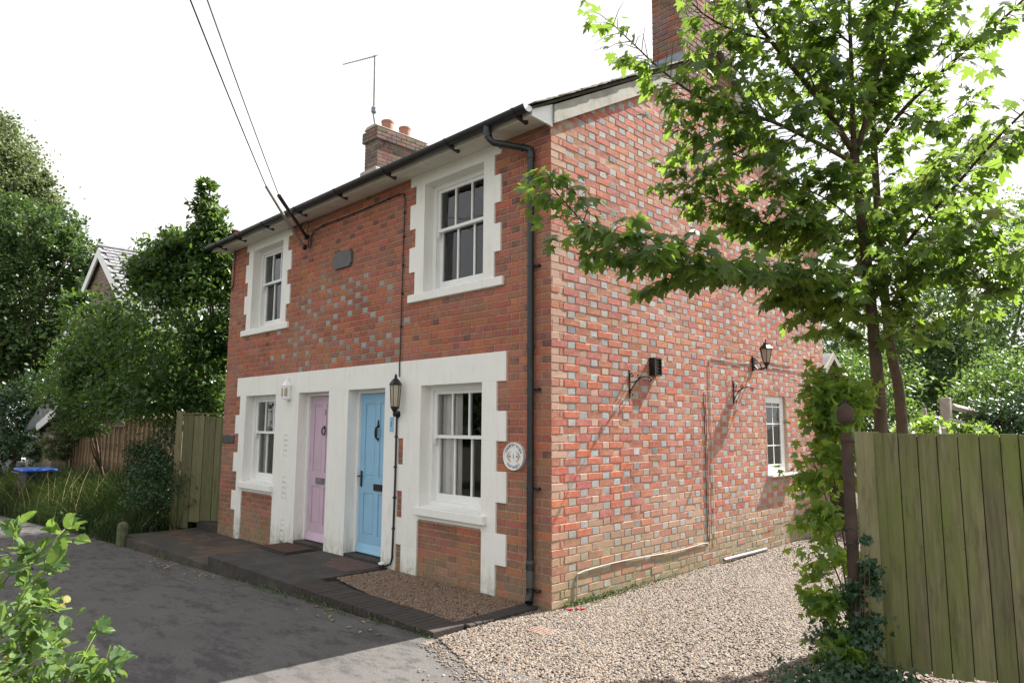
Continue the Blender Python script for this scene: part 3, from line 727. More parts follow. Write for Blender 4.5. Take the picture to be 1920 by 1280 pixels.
kn.lathe((kx, .165, 1.46), [(.014, 0), (.014, -.02), (.006, -.03)], 10, 1); kn.tube([(kx, .158, 1.62), (kx, .158, 1.68), (kx, .162, 1.70)], [.014, .010, .002], 8); kn.tube([(kx, .16, 1.46), (kx, .158, 1.42)], [.012, .002], 8); kn.build('knocker', M_iron, db)
dpk, a, b = door(*mir(-3.48, -2.66), M_pink, 'lilac pink panelled front door')
cx = (a+b)/2
lb = MB(); lb.rect([(cx-.16, cx+.06, .82, .90)], [], .150, .166); lb.box(cx-.14, cx+.04, .143, .151, .835, .885, .003); lb.build('letterbox', M_galv, dpk)
kn = MB(); kx = cx+.015
kn.lathe((kx, .165, 1.60), [(.02, 0), (.02, -.012), (.010, -.02)], 12, 1)
pts = [(kx+.045*math.sin(t), .145, 1.545+.05*math.cos(t)) for t in np.linspace(0, 2*math.pi, 15)]; kn.tube(pts, .008, 8); kn.build('knocker', M_iron, dpk)
# house number curl, only its edge shows past the pier
def text_obj(name, s_, size, loc, mat, parent, rot=(math.radians(90), 0, 0), ext=.001, align='CENTER'):
    c = bpy.data.curves.new(name, 'FONT'); c.body = s_; c.size = size; c.extrude = ext; c.align_x = align; c.align_y = 'CENTER'; c.resolution_u = 3
    o = bpy.data.objects.new(name, c); COL.objects.link(o)
    bpy.context.view_layer.update(); dg = bpy.context.evaluated_depsgraph_get(); me = bpy.data.meshes.new_from_object(o.evaluated_get(dg)); bpy.data.objects.remove(o)
    me.materials.clear(); me.materials.append(mat); o = bpy.data.objects.new(name, me); o.location = loc; o.rotation_euler = rot; return link(o, parent)
text_obj('door_number', '2', .10, (cx+.02, .163, 1.80), M_iron, dpk)

# ---- roof: boarding, slates, ridge
zr0 = HZ+.20; ZR = lambda y: zr0+SL*y if y < RID else zr0+SL*(2*RID-y)
rf = MB(); oh = .305
rf.prism([(-oh, zr0-SL*oh), (RID, ZR(RID)), (HD+oh, zr0-SL*oh), (HD+oh, zr0-SL*oh-.04), (RID, ZR(RID)-.05), (-oh, zr0-SL*oh-.025)], -HW-.12, .055, 0)
roof = rf.build('roof', M_darkwood, cot)
sla = MB(); an = math.atan(SL); ex = .20
for side_ in (0, 1):
    nrow = int((RID+oh)/math.cos(an)/ex)+1
    for r in range(nrow):
        s0 = r*ex-.02
        x = -HW-.15+(0 if r % 2 else .15)
        while x < .10:
            x1 = min(x+.298, .105); t = R_.uniform(0, .006)
            ya = -oh+s0*math.cos(an); yb = -oh+(s0+ex+.08)*math.cos(an)
            if yb > RID+.02: yb = RID+.02
            za = zr0-SL*oh+s0*math.sin(an)+.020+t; zb = za+(yb-ya)*SL-.012
            if side_: ya, yb = 2*RID-ya, 2*RID-yb
            th = .013 
            if x1 >= .10 and side_ == 0:
                q = MB(); q.prism([(ya, za), (yb, zb), (yb, zb+th), (ya, za+th)], x, x1+R_.uniform(-.006, .006), 0); q.build('slate', M_tile, roof)
            else: sla.prism([(ya, za), (yb, zb), (yb, zb+th), (ya, za+th)], x, x1-.003, 0)
            x = x1
tag(sla.build('slate_courses', M_tile, roof), kind='stuff')
rg = MB()
for i in range(24):
    xa = -HW-.12+i*.315; rg.prism([(RID-.10, ZR(RID)-.025), (RID, ZR(RID)+.025), (RID+.10, ZR(RID)-.025), (RID, ZR(RID)+.0)], xa, xa+.305, 0)
rg.build('ridge_tile', M_tile, roof)
# soffit (sloping plastered eaves) and fascia
sf = MB(); sf.prism([(-.006, 4.60), (-.006, 4.74), (-.262, 4.60), (-.262, 4.572)], -HW-.10, -.0, 0)
sf.build('soffit', M_soffit, cot)
fa = MB(); fa.box(-HW-.12, .003, -.298, -.263, 4.565, 4.62); fa.build('fascia', M_soffit, cot)
ew = MB(); ew.prism([(-.295, 4.562), (-.295, 4.63), (.0, 4.78), (.0, 4.55), (-.04, 4.555)], .004, .026, 0); ew.build('eaves_end_board', M_upvc, cot)
# barge boards on the flank gable
bg = MB(); bt = lambda y: zr0+SL*y-.05; 
bg.prism([(.0, bt(0)), (2.52, bt(2.52)), (2.52, bt(2.52)-.19), (.0, bt(0)-.19)], .006, .05, 0)
bg.build('barge_board', M_barge, cot)
bg2 = MB(); R2 = 2*RID; bg2.prism([(R2+.1, bt(-.1)), (R2-2.94, bt(2.94)), (R2-2.94, bt(2.94)-.19), (R2+.1, bt(-.1)-.19)], .006, .05, 0)
bg2.build('barge_board', M_barge, cot)
bg3 = MB(); bg3.prism([(R2+.34, zr0-SL*.34+.03), (R2-2.94, ZR(2.94)+.03), (R2-2.94, ZR(2.94)-.035), (R2+.34, zr0-SL*.34-.035)], .052, .078, 0); bg3.build('verge_trim', M_black, cot)
# chimneys
def chimney(x0, x1, y0, y1, zb, zt, pots, lab, colors, potx):
    core = MB(); core.box(x0+.008, x1-.008, y0+.008, y1-.008, zb, zt); cm = core.build('chimney', M_mortar_grey, cot); cm['label'] = lab
    mb_ = MB(); k = 0; z = zb
    while z+CH <= zt+.001:
        ov = 0
        if z > zt-.33 and z < zt-.10: ov = .045
        for face in range(4):
            L0 = (x1-x0 if face % 2 == 0 else y1-y0)+2*ov; u = 0; i = 0
            while u < L0-.01:
                Lm = (.12 if (k % 2 == 0 and i == 0) else .24); u1 = min(u+Lm, L0)
                if L0-u1 < .04: u1 = L0
                t = brick_verts(u1-u-.010, .064, .3, tuple(c*R_.uniform(.75, 1.2) for c in R_.choice(colors)))
                uc = (u+u1)/2
                if face == 0: f_ = lambda v: (x0-ov+uc+v[0], y0-ov+v[1], z+CH/2+v[2])
                elif face == 1: f_ = lambda v: (x1+ov-v[1], y0-ov+uc+v[0], z+CH/2+v[2])
                elif face == 2: f_ = lambda v: (x1+ov-uc-v[0], y1+ov-v[1], z+CH/2+v[2])
                else: f_ = lambda v: (x0-ov+v[1], y1+ov-uc-v[0], z+CH/2+v[2])
                off = len(mb_.v); mb_.v += [f_(v) for v in t.v]; mb_.c += t.c; mb_.f += [tuple(j+off for j in f) for f in t.f]
                u = u1; i += 1
        if ov:
            mb_.col = (.2, .17, .15, 1); mb_.box(x0-ov+.01, x1+ov-.01, y0-ov+.01, y1+ov-.01, z-.001, z+CH)
        z += CH; k += 1
    tag(mb_.build('brick_courses', M_brick_old if 'brown' in lab else M_brick_front, cm, col=True), kind='stuff')
    cp = MB(); cp.prism([(x0-.02, zt), (x1+.02, zt), (x1-.08, zt+.06), (x0+.08, zt+.06)], y0-.02, y1+.02, 1); cp.build('flaunching', M_mortar_grey, cm)
    for py in pots:
        p = MB(); p.lathe((potx, py, zt), [(.13, 0), (.12, .18), (.122, .22), (.13, .225), (.13, .26), (.108, .26), (.10, .1)], 20); p.build('chimney_pot', M_terra, cm, smooth='auto')
    return cm
c1 = chimney(-.42, .03, 2.52, 3.95, 6.04, 7.9, [2.9, 3.5], 'tall red brick chimney on the flank gable', [(.22, .10, .085), (.18, .085, .08), (.27, .09, .06), (.20, .12, .10), (.16, .09, .09)], -.2)
fl = MB(); fl.prism([(2.500, ZR(2.50)+.02), (2.516, ZR(2.5)+.02), (2.516, ZR(2.5)+.16), (2.500, ZR(2.5)+.16)], -.47, .075, 0); fl.build('flashing', M_lead, c1)
c2 = chimney(-7.30, -6.86, 2.55, 3.80, 5.9, 7.60, [2.92, 3.36], 'weathered brown brick chimney with two pots at the far end', [(.17, .10, .085), (.13, .09, .08), (.20, .13, .11), (.12, .10, .09), (.16, .13, .115), (.22, .11, .09)], -7.06)
fl = MB(); fl.box(-7.36, -6.80, 2.48, 3.9, 5.9, 6.72, .02); fl.build('lead_skirt', M_barge, c2)
# gutter
gt = MB(); gy_, gz_ = -.365, 4.640; r = .06; xs_ = [-HW-.16+i*.5 for i in range(16)]+[.02]
b0 = len(gt.v); NS = 10
for x in (-HW-.17, .03):
    for rr in (r, r-.006):
        for k in range(NS+1):
            a = math.pi*k/NS; gt.v.append((x, gy_+rr*math.cos(a), gz_-rr*math.sin(a))); gt.c.append((1, 1, 1, 1))
n1 = NS+1
for k in range(NS):
    gt.f.append((k, k+1, 2*n1+k+1, 2*n1+k)); gt.f.append((n1+k, 3*n1+k, 3*n1+k+1, n1+k+1)); gt.f.append((k, n1+k, n1+k+1, k+1)); gt.f.append((2*n1+k, 2*n1+k+1, 3*n1+k+1, 3*n1+k))
for e in (0, NS): gt.f.append((e, 2*n1+e, 3*n1+e, n1+e))
gutter = gt.build('gutter', M_black, cot, smooth='auto')
ec = MB(); ec.prism([(gy_+.062*math.cos(math.pi*k/12), gz_-.062*math.sin(math.pi*k/12)) for k in range(13)], .031, .037, 0); ec.build('gutter_end_cap', M_upvc, gutter)
ec = MB(); ec.prism([(gy_+.062*math.cos(math.pi*k/12), gz_-.062*math.sin(math.pi*k/12)) for k in range(13)], -HW-.176, -HW-.171, 0); ec.build('gutter_end_cap', M_black, gutter)
for x in (-.12, -1.13, -2.28, -3.35, -4.4, -5.4, -6.35, -7.1):
    k = MB(); k.prism([(gy_+.067*math.cos(math.pi*i/12), gz_-.067*math.sin(math.pi*i/12)) for i in range(13)], x-.016, x+.016, 0); 
    k.prism([(-.345, 4.60), (-.345, 4.572), (-.215, 4.545), (-.215, 4.60)], x-.02, x+.02, 0); k.build('gutter_bracket', M_black, gutter)
# downpipe with swan neck
dp = MB(); DX = -.215
dp.tube([(-.52, gy_, 4.62), (-.52, gy_, 4.52), (-.50, gy_+.01, 4.47), (-.47, gy_+.04, 4.43), (-.27, -.07, 4.395), (DX, -.055, 4.37), (DX, -.055, 4.30), (DX, -.055, .10)], .034, 14)
dp.tube([(-.52, gy_, 4.64), (-.52, gy_, 4.53)], .042, 14); dp.tube([(-.52, gy_, 4.535), (-.51, gy_+.006, 4.49)], .0405, 14)
for z in (4.33, 2.42, .37): dp.tube([(DX, -.055, z), (DX, -.055, z-.06)], .040, 14)
dp.tube([(-.44, gy_+.09, 4.42), (-.425, gy_+.105, 4.418)], .041, 12); dp.tube([(-.30, -.095, 4.402), (-.285, -.083, 4.399)], .041, 12)
dp.tube([(DX, -.055, .12), (DX, -.06, .07), (DX+.02, -.09, .03)], [.036, .038, .04], 14)
dpp = dp.build('downpipe', M_black, cot, smooth='auto')
for z in (3.18, 1.98, 1.05, .13):
    k = MB(); k.tube([(DX, -.055, z-.013), (DX, -.055, z+.013)], .0385, 14); k.box(DX+.03, DX+.095, -.045, -.012, z-.012, z+.012, .003); k.lathe((DX+.085, -.012, z), [(.016, 0), (.016, -.04), (.008, -.045)], 8, 1); k.build('pipe_clip', M_black, dpp)
gp = MB(); gp.tube([(DX, -.055, .16), (DX, -.055, .40)], .0365, 14); gp.build('old_pipe_section', simple('grey_worn_pipe', (.055, .06, .062), .6), dpp, smooth='auto')
# flue on the roof
fv = thing('roof_vent', (-.55, 1.5, 5.4), 'small dark round flue cowl poking above the roof edge', 'vent')
v = at(1107, 172, 1, 1.35); m_ = MB(); m_.lathe((v[0], v[1], v[2]-.25), [(.038, 0), (.038, .24)], 14); m_.build('flue_pipe', M_black, fv); m_ = MB(); m_.lathe((v[0], v[1], v[2]-.02), [(.04, 0), (.055, .012), (.055, .035), (.03, .045)], 14); m_.build('cowl', M_black, fv, smooth='auto')
v = at(443, 432, 1, .6); fv2 = thing('roof_vent', (v[0], v[1], v[2]-.25), 'small terracotta vent cap at the far left end of the roof', 'vent')
m_ = MB(); m_.lathe((v[0], v[1], v[2]-.3), [(.06, 0), (.055, .26)], 12); m_.build('vent_neck', M_terra, fv2); m_ = MB(); m_.lathe((v[0], v[1], v[2]-.03), [(.05, 0), (.10, .005), (.09, .025), (.03, .05)], 14); m_.build('cap', M_terra, fv2, smooth='auto')

# ---- TV aerial
ar = thing('tv_aerial', (-6.98, 2.5, 6.9), 'thin television aerial on a bent pole strapped to the far chimney', 'aerial')
A_ = lambda px, py: at(px, py, 0, -7.0)
m_ = MB(); m_.tube([A_(706, 282), A_(706, 250), A_(700, 214), A_(701, 203), A_(702, 160), A_(703, 104)], [.018, .018, .018, .02, .02, .018], 8); m_.build('pole', M_galv, ar)
e1, e2 = A_(706, 105), A_(644, 121); e2 = e1+(e2-e1)*1.0
m_ = MB(); m_.tube([e1, e2], .011, 6); bm_ = m_.build('boom', M_galv, ar)
for i in range(14):
    t = i/13; c = e1+(e2-e1)*t; l = .04+.05*(1-t); e = MB(); e.tube([c+np.array([-l, 0, 0]), c+np.array([l, 0, 0])], .004, 5); e.build('director', M_galv, bm_)
m_ = MB(); m_.lathe(tuple(A_(701, 206)-np.array([0, 0, .08])), [(.03, 0), (.055, .03), (.055, .12), (.02, .16)], 10); m_.build('amplifier', M_lead, ar)
m_ = MB(); q1, q2, q3 = A_(706, 256), at(722, 269, 0, -6.86), A_(706, 279); m_.tube([q1+np.array([.15, 0, 0]), q2, q3+np.array([.15, 0, 0])], .014, 6); m_.build('wall_bracket', M_rust, ar)

# ================================================================== fittings on the front
def lantern(th, c, s, mats, arm_from, top_up=True, n=6):
    """tapering lantern: roof, cage bars, panes, base"""
    x, y, z = c; metal, glass = mats
    m_ = MB(); m_.lathe(c, [(.062*s, .12*s), (.066*s, .13*s), (.045*s, .165*s), (.02*s, .19*s), (.012*s, .20*s), (.016*s, .215*s), (.004*s, .24*s)], n); m_.build('lamp_roof', metal, th)
    g = MB(); g.lathe(c, [(.040*s, -.10*s), (.054*s, .12*s)], n); g.build('lamp_glass', glass, th)
    b_ = MB(); b_.lathe(c, [(.006*s, -.17*s), (.02*s, -.14*s), (.044*s, -.12*s), (.046*s, -.10*s)], n); b_.build('lamp_base', metal, th)
    for k in range(n):
        a = 2*math.pi*k/n; q = MB(); q.tube([(x+.043*s*math.cos(a), y+.043*s*math.sin(a), z-.10*s), (x+.058*s*math.cos(a), y+.058*s*math.sin(a), z+.12*s)], .004*s, 4); q.build('lamp_bar', metal, th)
wl = thing('wall_lamp', (-2.40, 0, 1.72), 'black six sided lantern on the pier right of the blue door', 'lamp')
C0 = (-2.31, -.115, 1.96)
lantern(wl, C0, 1.12, (M_iron, M_frost), None)
m_ = MB(); m_.lathe((-2.385, -.014, 1.76), [(.045, 0), (.045, -.015), (.02, -.03)], 12, 1); m_.tube([(-2.385, -.03, 1.76), (-2.37, -.08, 1.74), (-2.33, -.115, 1.76), (-2.31, -.115, 1.79)], .014, 8); m_.build('lamp_arm', M_iron, wl)
pts = [(-2.33+.0, -.09, 1.80), (-2.40, -.07, 1.78), (-2.47, -.05, 1.83), (-2.48, -.05, 1.92), (-2.45, -.06, 1.99)]; m_ = MB(); m_.tube(pts, .006, 6); m_.build('scroll', M_iron, wl)
wl2 = thing('wall_lamp', (-5.25, 0, 1.95), 'white half lantern between the left window and the pink door', 'lamp')
v = at(535, 733, 1, -.08)
m_ = MB(); m_.lathe((v[0], -.055, v[2]), [(.07, -.12), (.075, -.11), (.075, .07), (.085, .075), (.06, .12), (.03, .15), (.02, .19), (.003, .21)], 8); m_.build('lamp_body', M_white, wl2)
for a in (-.9, 0, .9):
    xx, yy = v[0]+.0755*math.sin(a), -.055-.0755*math.cos(a); m_ = MB(); m_.box(-.02, .02, -.003, .003, -.075, .045, .002); m_.xf(Matrix.Translation((xx, yy, v[2]))@Matrix.Rotation(a, 4, 'Z')); m_.build('lamp_glass', M_frost, wl2)
m_ = MB(); m_.box(v[0]-.04, v[0]+.04, -.02, -.0145, v[2]-.14, v[2]+.12, .004); m_.build('back_plate', M_white, wl2)
# number plate
npz = thing('number_plate', (-2.52, -.02, 1.5), 'small pale blue plate with black figure 1 beside the blue door', 'sign')
v = at(734, 795, 1, -.02); m_ = MB(); m_.box(v[0]-.035, v[0]+.035, -.024, -.0145, v[2]-.085, v[2]+.085, .004); m_.build('plate', M_blue, npz); text_obj('figure', '1', .10, (v[0], -.026, v[2]), M_ink, npz)
# oval house sign
hs = thing('house_sign', (-.467, -.03, 1.34), 'round white ceramic sign reading CHURCH VIEW 1 COTTAGES with painted flowers', 'sign')
sc = (-.463, -.02, 1.338); rx_, rz_ = .140, .135
def disc(r0x, r0z, y0, y1, n=48): 
    m_ = MB(); m_.prism([(sc[0]+r0x*math.cos(2*math.pi*k/n), sc[2]+r0z*math.sin(2*math.pi*k/n)) for k in range(n)], y0, y1, 1); return m_
m_ = disc(rx_, rz_, -.030, .002); m_.build('plaque', M_ceramic, hs)
n = 48; rim = MB(); rim.tube([(sc[0]+(rx_-.007)*math.cos(2*math.pi*k/n), -.031, sc[2]+(rz_-.007)*math.sin(2*math.pi*k/n)) for k in range(n+1)], .0075, 8); rim.build('rim', M_ceramic, hs, smooth=True)
def arc_text(s_, a0, a1, rad, size, flip=False):
    for i, ch in enumerate(s_):
        if ch == ' ': continue
        t = a0+(a1-a0)*i/(len(s_)-1); x = sc[0]+rad*math.sin(t); z = sc[2]+rad*math.cos(t)
        text_obj('letter', ch, size, (x, -.0315, z), M_ink, hs, (math.radians(90), t if not flip else t+math.pi, 0))
arc_text('CHURCH VIEW', -1.12, 1.12, .106, .036); arc_text('COTTAGES', math.pi+.78, math.pi-.78, .106, .036, True)
text_obj('figure', '1', .062, (sc[0], -.0315, sc[2]), M_ink, hs)
for sgn in (-1, 1):
    for dx_, dz_, r_, mt in [(.048, .000, .014, M_p1), (.070, .0, .013, M_p2), (.063, .026, .010, M_p3), (.063, -.026, .010, M_p3), (.044, .042, .006, M_p4), (.088, 0, .006, M_p4), (.042, -.042, .008, M_p2), (.054, -.045, .006, M_p4), (.078, .016, .006, M_p4), (.078, -.016, .006, M_p4)]:
        m_ = MB()
        for k in range(5):
            a = 2*math.pi*k/5; m_.lathe((sc[0]+sgn*dx_+r_*.55*math.cos(a), -.0305, sc[2]+dz_+r_*.55*math.sin(a)), [(r_*.5, 0), (r_*.45, -.0015)], 8, 1)
        m_.build('painted_flower', mt, hs)
# upper plaque, notched corners, blank with age
v0, v1 = (-3.93, 3.75), (-3.50, 3.95)
uz0, uz1, ux0, ux1 = 3.735, 3.965, -3.95, -3.50; nn = .035
m_ = MB(); m_.rect([(ux0+nn, ux1-nn, uz0, uz1), (ux0, ux1, uz0+nn, uz1-nn)], [], -.035, .004)
tag(m_.build('wall_plaque', M_plaque), 'dark slate plaque with notched corners high between the upper windows', 'plaque')
m_ = MB(); m_.box(-7.34, -6.74+.0-.14, -.022, .004, 1.325, 1.45, .006); tag(m_.build('street_nameplate', M_plate), 'dark weathered nameplate at the left corner of the house', 'sign')
# cable run
cb = thing('cable', (-2.40, -.02, 2.4), 'black cable clipped across and down the front wall to the lantern', 'cable')
cr = [(-4.74, -.05, 4.37), (-4.66, -.03, 4.30), (-4.68, -.02, 4.18), (-4.63, -.02, 4.17), (-4.60, -.02, 4.28), (-4.60, -.02, 4.36), (-4.52, -.02, 4.41), (-4.3, -.02, 4.44), (-3.6, -.02, 4.435), (-3.0, -.02, 4.45), (-2.45, -.02, 4.46), (-2.37, -.02, 4.44), (-2.35, -.02, 4.36), (-2.36, -.02, 3.7), (-2.365, -.02, 3.0), (-2.37, -.02, 2.40), (-2.37, -.024, 2.38), (-2.36, -.03, 2.20)]
m_ = MB(); m_.tube(cr, .008, 6); m_.build('upper_run', M_black, cb)
cr2 = [(-2.39, -.03, 1.75), (-2.39, -.03, 1.0), (-2.40, -.03, .5), (-2.41, -.03, .12), (-2.43, -.035, .05), (-2.50, -.06, .02)]
m_ = MB(); m_.tube(cr2, .012, 8); m_.build('lower_run', M_black, cb)
for x, z in [(-4.3, 4.44), (-3.9, 4.438), (-3.5, 4.437), (-3.1, 4.447), (-2.7, 4.455), (-2.355, 4.2), (-2.357, 3.9), (-2.36, 3.55), (-2.362, 3.2), (-2.367, 2.8), (-2.39, 1.5), (-2.393, 1.15), (-2.396, .8), (-2.40, .45)]:
    m_ = MB(); m_.box(x-.012, x+.012, -.034 if z > 2 else -.048, -.004, z-.012, z+.012, .003); m_.build('cable_clip', M_black, cb)
pt = thing('drain_pot', (-2.52, -.07, -.01), 'small round pot with white cap where the cable meets the pavement', 'fitting')
m_ = MB(); m_.lathe((-2.53, -.09, -.015), [(.035, 0), (.035, .055)], 14); m_.build('pot', M_black, pt); m_ = MB(); m_.lathe((-2.53, -.09, .04), [(.037, 0), (.037, .018), (.03, .022)], 14); m_.build('cap', M_cap, pt)
cl = MB(); cl.tube([(-7.10, -.25, 4.6), (-7.2, -.03, 4.60), (-7.21, -.02, 4.55), (-7.22, -.02, 4.2), (-7.22, -.02, 4.02), (-7.26, -.02, 3.95), (-7.34, -.02, 3.92)], .010, 6); tag(cl.build('cable', M_black), 'short black cable dropping from the eaves at the left end of the front', 'cable')
# overhead wires with their wall brackets
oh1 = thing('overhead_wire', (-4.74, 0, 4.4), 'upper overhead wire arriving at the front wall by a dark rod', 'wire', )
far1, far2 = at(372, -60, 1, -3.2), at(338, -60, 1, -3.2)
E1, E2 = np.array([-4.75, -.02, 4.36]), np.array([-4.80, -.02, 4.22])
P1, P2 = at(523, 367, 1, -.98), at(499, 350, 1, -.98)
m_ = MB(); m_.tube([E1, P1], [.022, .026], 8); m_.build('wall_rod', M_iron, oh1)
def wire(a, b, sag, ext=1.6, n=14):
    b2 = a+(b-a)*ext; return [a+(b2-a)*t-np.array([0, 0, sag*4*t*(1-t)]) for t in np.linspace(0, 1, n)]
m_ = MB(); m_.tube(wire(P1, far1, .05), .006, 6); m_.build('line', M_galv, oh1)
m_ = MB(); m_.lathe((-4.75, .0, 4.36), [(.04, 0), (.04, -.03), (.02, -.05)], 10, 1); m_.build('insulator', M_iron, oh1)
oh2 = thing('overhead_wire', (-4.80, 0, 4.2), 'lower overhead wire in a pale sleeve fixed below the dark rod', 'wire')
m_ = MB(); m_.tube([E2, E2+(P2-E2)*.35+np.array([0, 0, -.02]), P2], [.016, .022, .018], 8); m_.build('sleeve', M_concrete, oh2)
m_ = MB(); m_.tube(wire(P2, far2, .05), .007, 6); m_.build('line', M_iron, oh2)
m_ = MB(); m_.lathe((-4.80, .0, 4.22), [(.04, 0), (.04, -.03), (.02, -.05)], 10, 1); m_.build('insulator', M_iron, oh2)
lp_ = MB(); lp_.tube([(-4.74, -.03, 4.37), (-4.68, -.03, 4.50), (-4.70, -.03, 4.58), (-4.8, -.03, 4.595), (-5.3, -.03, 4.59)], .007, 6); lp_.build('loop_cable', M_black, oh1)

# ================================================================== fittings on the flank wall
def scroll_bracket(y, z, lab):
    th = thing('hanging_basket_bracket', (0, y, z-.14), lab, 'bracket', 'black wrought iron basket brackets on the flank wall')
    m_ = MB(); m_.box(.001, .007, y-.012, y+.012, z-.16, z+.15, .002); m_.build('back_plate', M_iron, th)
    def spiral(cx, cz, r0, r1, a0, a1, n=16): return [(cx+(r0+(r1-r0)*t)*math.cos(a0+(a1-a0)*t), y, cz+(r0+(r1-r0)*t)*math.sin(a0+(a1-a0)*t)) for t in np.linspace(0, 1, n)]
    arm = [(.01, y, z-.09), (.04, y, z-.04), (.09, y, z+.02), (.15, y, z+.055), (.21, y, z+.065), (.25, y, z+.05)]+spiral(.255, z+.028, .024, .008, 1.2, -4.0)
    m_ = MB(); m_.tube(arm, .0065, 6); m_.build('arm', M_iron, th)
    s1 = [(.008, y, z+.02), (.03, y, z+.01), (.06, y, z+.012), (.10, y, z+.03), (.13, y, z+.06)]+spiral(.118, z+.075, .022, .007, -.6, 5.0)
    m_ = MB(); m_.tube(s1, .0055, 6); m_.build('upper_scroll', M_iron, th)
    s2 = spiral(.035, z+.085, .026, .007, 3.1, -3.2); m_ = MB(); m_.tube([(.008, y, z+.02)]+s2, .0055, 6); m_.build('inner_scroll', M_iron, th)
    s3 = spiral(.030, z-.115, .024, .007, 2.2, 8.0); m_ = MB(); m_.tube([(.01, y, z-.06)]+s3, .0055, 6); m_.build('lower_scroll', M_iron, th)
scroll_bracket(1.27, 2.09, 'black scrolled iron bracket on the flank wall below the black vent box')
scroll_bracket(3.63, 2.085, 'black scrolled iron bracket on the flank wall below the lantern')
lv = thing('bulkhead_light', (0, 1.73, 2.2), 'small black louvred light box on the flank wall', 'light')
m_ = MB(); m_.rect([(1.655, 1.80, 2.195, 2.395)], [(1.672, 1.783, 2.212, 2.378)], .075, .0, side=True); m_.build('housing', M_iron, lv)
m_ = MB(); m_.box(.03, .04, 1.673, 1.782, 2.213, 2.377); m_.build('lens', M_frost, lv)
for k in range(4):
    m_ = MB(); m_.box(.045, .068, 1.6725, 1.7825, 2.235+k*.037, 2.243+k*.037); m_.build('louvre', M_iron, lv)
ll = thing('wall_lamp', (0, 4.22, 2.4), 'black coach lantern on an arm high on the flank wall', 'lamp')
m_ = MB(); m_.box(.001, .03, 4.19, 4.25, 2.40, 2.60, .006); m_.build('back_plate', M_iron, ll)
m_ = MB(); m_.tube([(.03, 4.22, 2.47), (.08, 4.22, 2.42), (.15, 4.22, 2.42), (.20, 4.22, 2.45)], .011, 8); m_.tube([(.03, 4.22, 2.56), (.07, 4.22, 2.55), (.11, 4.22, 2.50), (.13, 4.22, 2.43)], .008, 8); m_.build('arm', M_iron, ll)
LC = (.20, 4.22, 2.60)
m_ = MB(); s_ = 1.0
m_.lathe(LC, [(.095, .09), (.10, .10), (.055, .145), (.04, .15), (.035, .175), (.01, .185), (.012, .20), (.003, .23)], 6); m_.build('lamp_roof', M_iron, ll)
g_ = MB(); g_.lathe(LC, [(.042, -.09), (.078, .09)], 6); g_.build('lamp_glass', M_frost, ll)
b_ = MB(); b_.lathe(LC, [(.006, -.19), (.012, -.16), (.028, -.13), (.05, -.09)], 6); b_.build('lamp_base', M_iron, ll)
for k in range(6):
    a = 2*math.pi*k/6; q = MB(); q.tube([(LC[0]+.045*math.cos(a), LC[1]+.045*math.sin(a), LC[2]-.09), (LC[0]+.082*math.cos(a), LC[1]+.082*math.sin(a), LC[2]+.09)], .005, 4); q.build('lamp_bar', M_iron, ll)
pc = thing('cable', (0, 3.0, .25), 'thin pale cable stapled along and down the flank wall', 'cable')
jj = lambda: R_.uniform(-.006, .006)
m_ = MB(); m_.tube([(.009, 6.7, 2.46)]+[(.009, y, 2.49+jj()) for y in np.linspace(6.4, 3.02, 14)]+[(.009, 2.995+jj(), z) for z in np.linspace(2.47, .22, 16)], .005, 5); m_.build('pale_run', M_pale, pc)
m_ = MB(); m_.tube([(.009, y, 2.56+jj()) for y in np.linspace(5.5, 4.3, 8)], .005, 5); m_.build('lamp_feed', M_pale, pc)
m_ = MB(); m_.tube([(.009, 2.84+jj(), z) for z in np.linspace(2.05, .24, 16)], .0045, 5); m_.tube([(.009, 2.875+jj(), z) for z in np.linspace(2.03, .24, 16)], .0035, 5); m_.build('dark_run', M_iron, pc)
m_ = MB(); m_.tube([(.012, 2.84, .25)]+[(.012, y, .24+.03*math.sin((y-.35)*2.6)*.5+.02) for y in np.linspace(2.7, .45, 16)]+[(.012, .36, .25), (.012, .35, .20), (.012, .35, .06)], .007, 6); m_.build('ground_run', M_pale, pc)
m_ = MB(); m_.tube([(.06, 3.12, .02), (.07, 3.5, .02), (.06, 3.9, .01), (.055, 4.3, .005)], .022, 10); tag(m_.build('waste_pipe', M_galv), 'short pale grey pipe lying along the foot of the flank wall', 'pipe')
# bricks patch etc: red fragment and a half buried brick on the drive
fr_ = thing('plastic_fragment', (.16, .22, -.02), 'scrap of red plastic lying on the gravel near the corner', 'litter')
for i in range(3):
    m_ = MB(); a = R_.uniform(0, 6); c = (.10+.035*i, .14+.05*i+.02*(i % 2), -.010); m_.box(-.03, .03, -.012, .012, -.004, .006, .002); m_.xf(Matrix.Translation(c)@Matrix.Rotation(a, 4, 'Z')@Matrix.Rotation(.3, 4, 'X')); m_.build('piece', M_redrag, fr_)
dc = thing('drain_cover', (.33, -.50, -.02), 'terracotta grating half buried in the gravel', 'drain')
m_ = MB(); m_.box(.22, .46, -.60, -.42, -.045, -.022, .004); M_grate = simple('dusty_clay_grating', (.27, .18, .14), .9); m_.build('frame', M_grate, dc)
for i in range(5): m_ = MB(); m_.box(.235, .445, -.59+i*.034, -.573+i*.034, -.024, -.015, .002); m_.build('bar', M_grate, dc)
# door mat
dm = thing('door_mat', (-4.35, -.35, 0), 'brown coir door mat with black rubber edge in front of the pink door', 'door mat')
m_ = MB(); m_.box(-4.80, -4.02, -.52, -.06, -.002, .010, .004); m_.build('rubber_edge', M_rubber, dm); m_ = MB(); m_.box(-4.76, -4.06, -.48, -.10, .0105, .024, .004); m_.build('coir', M_coir, dm)

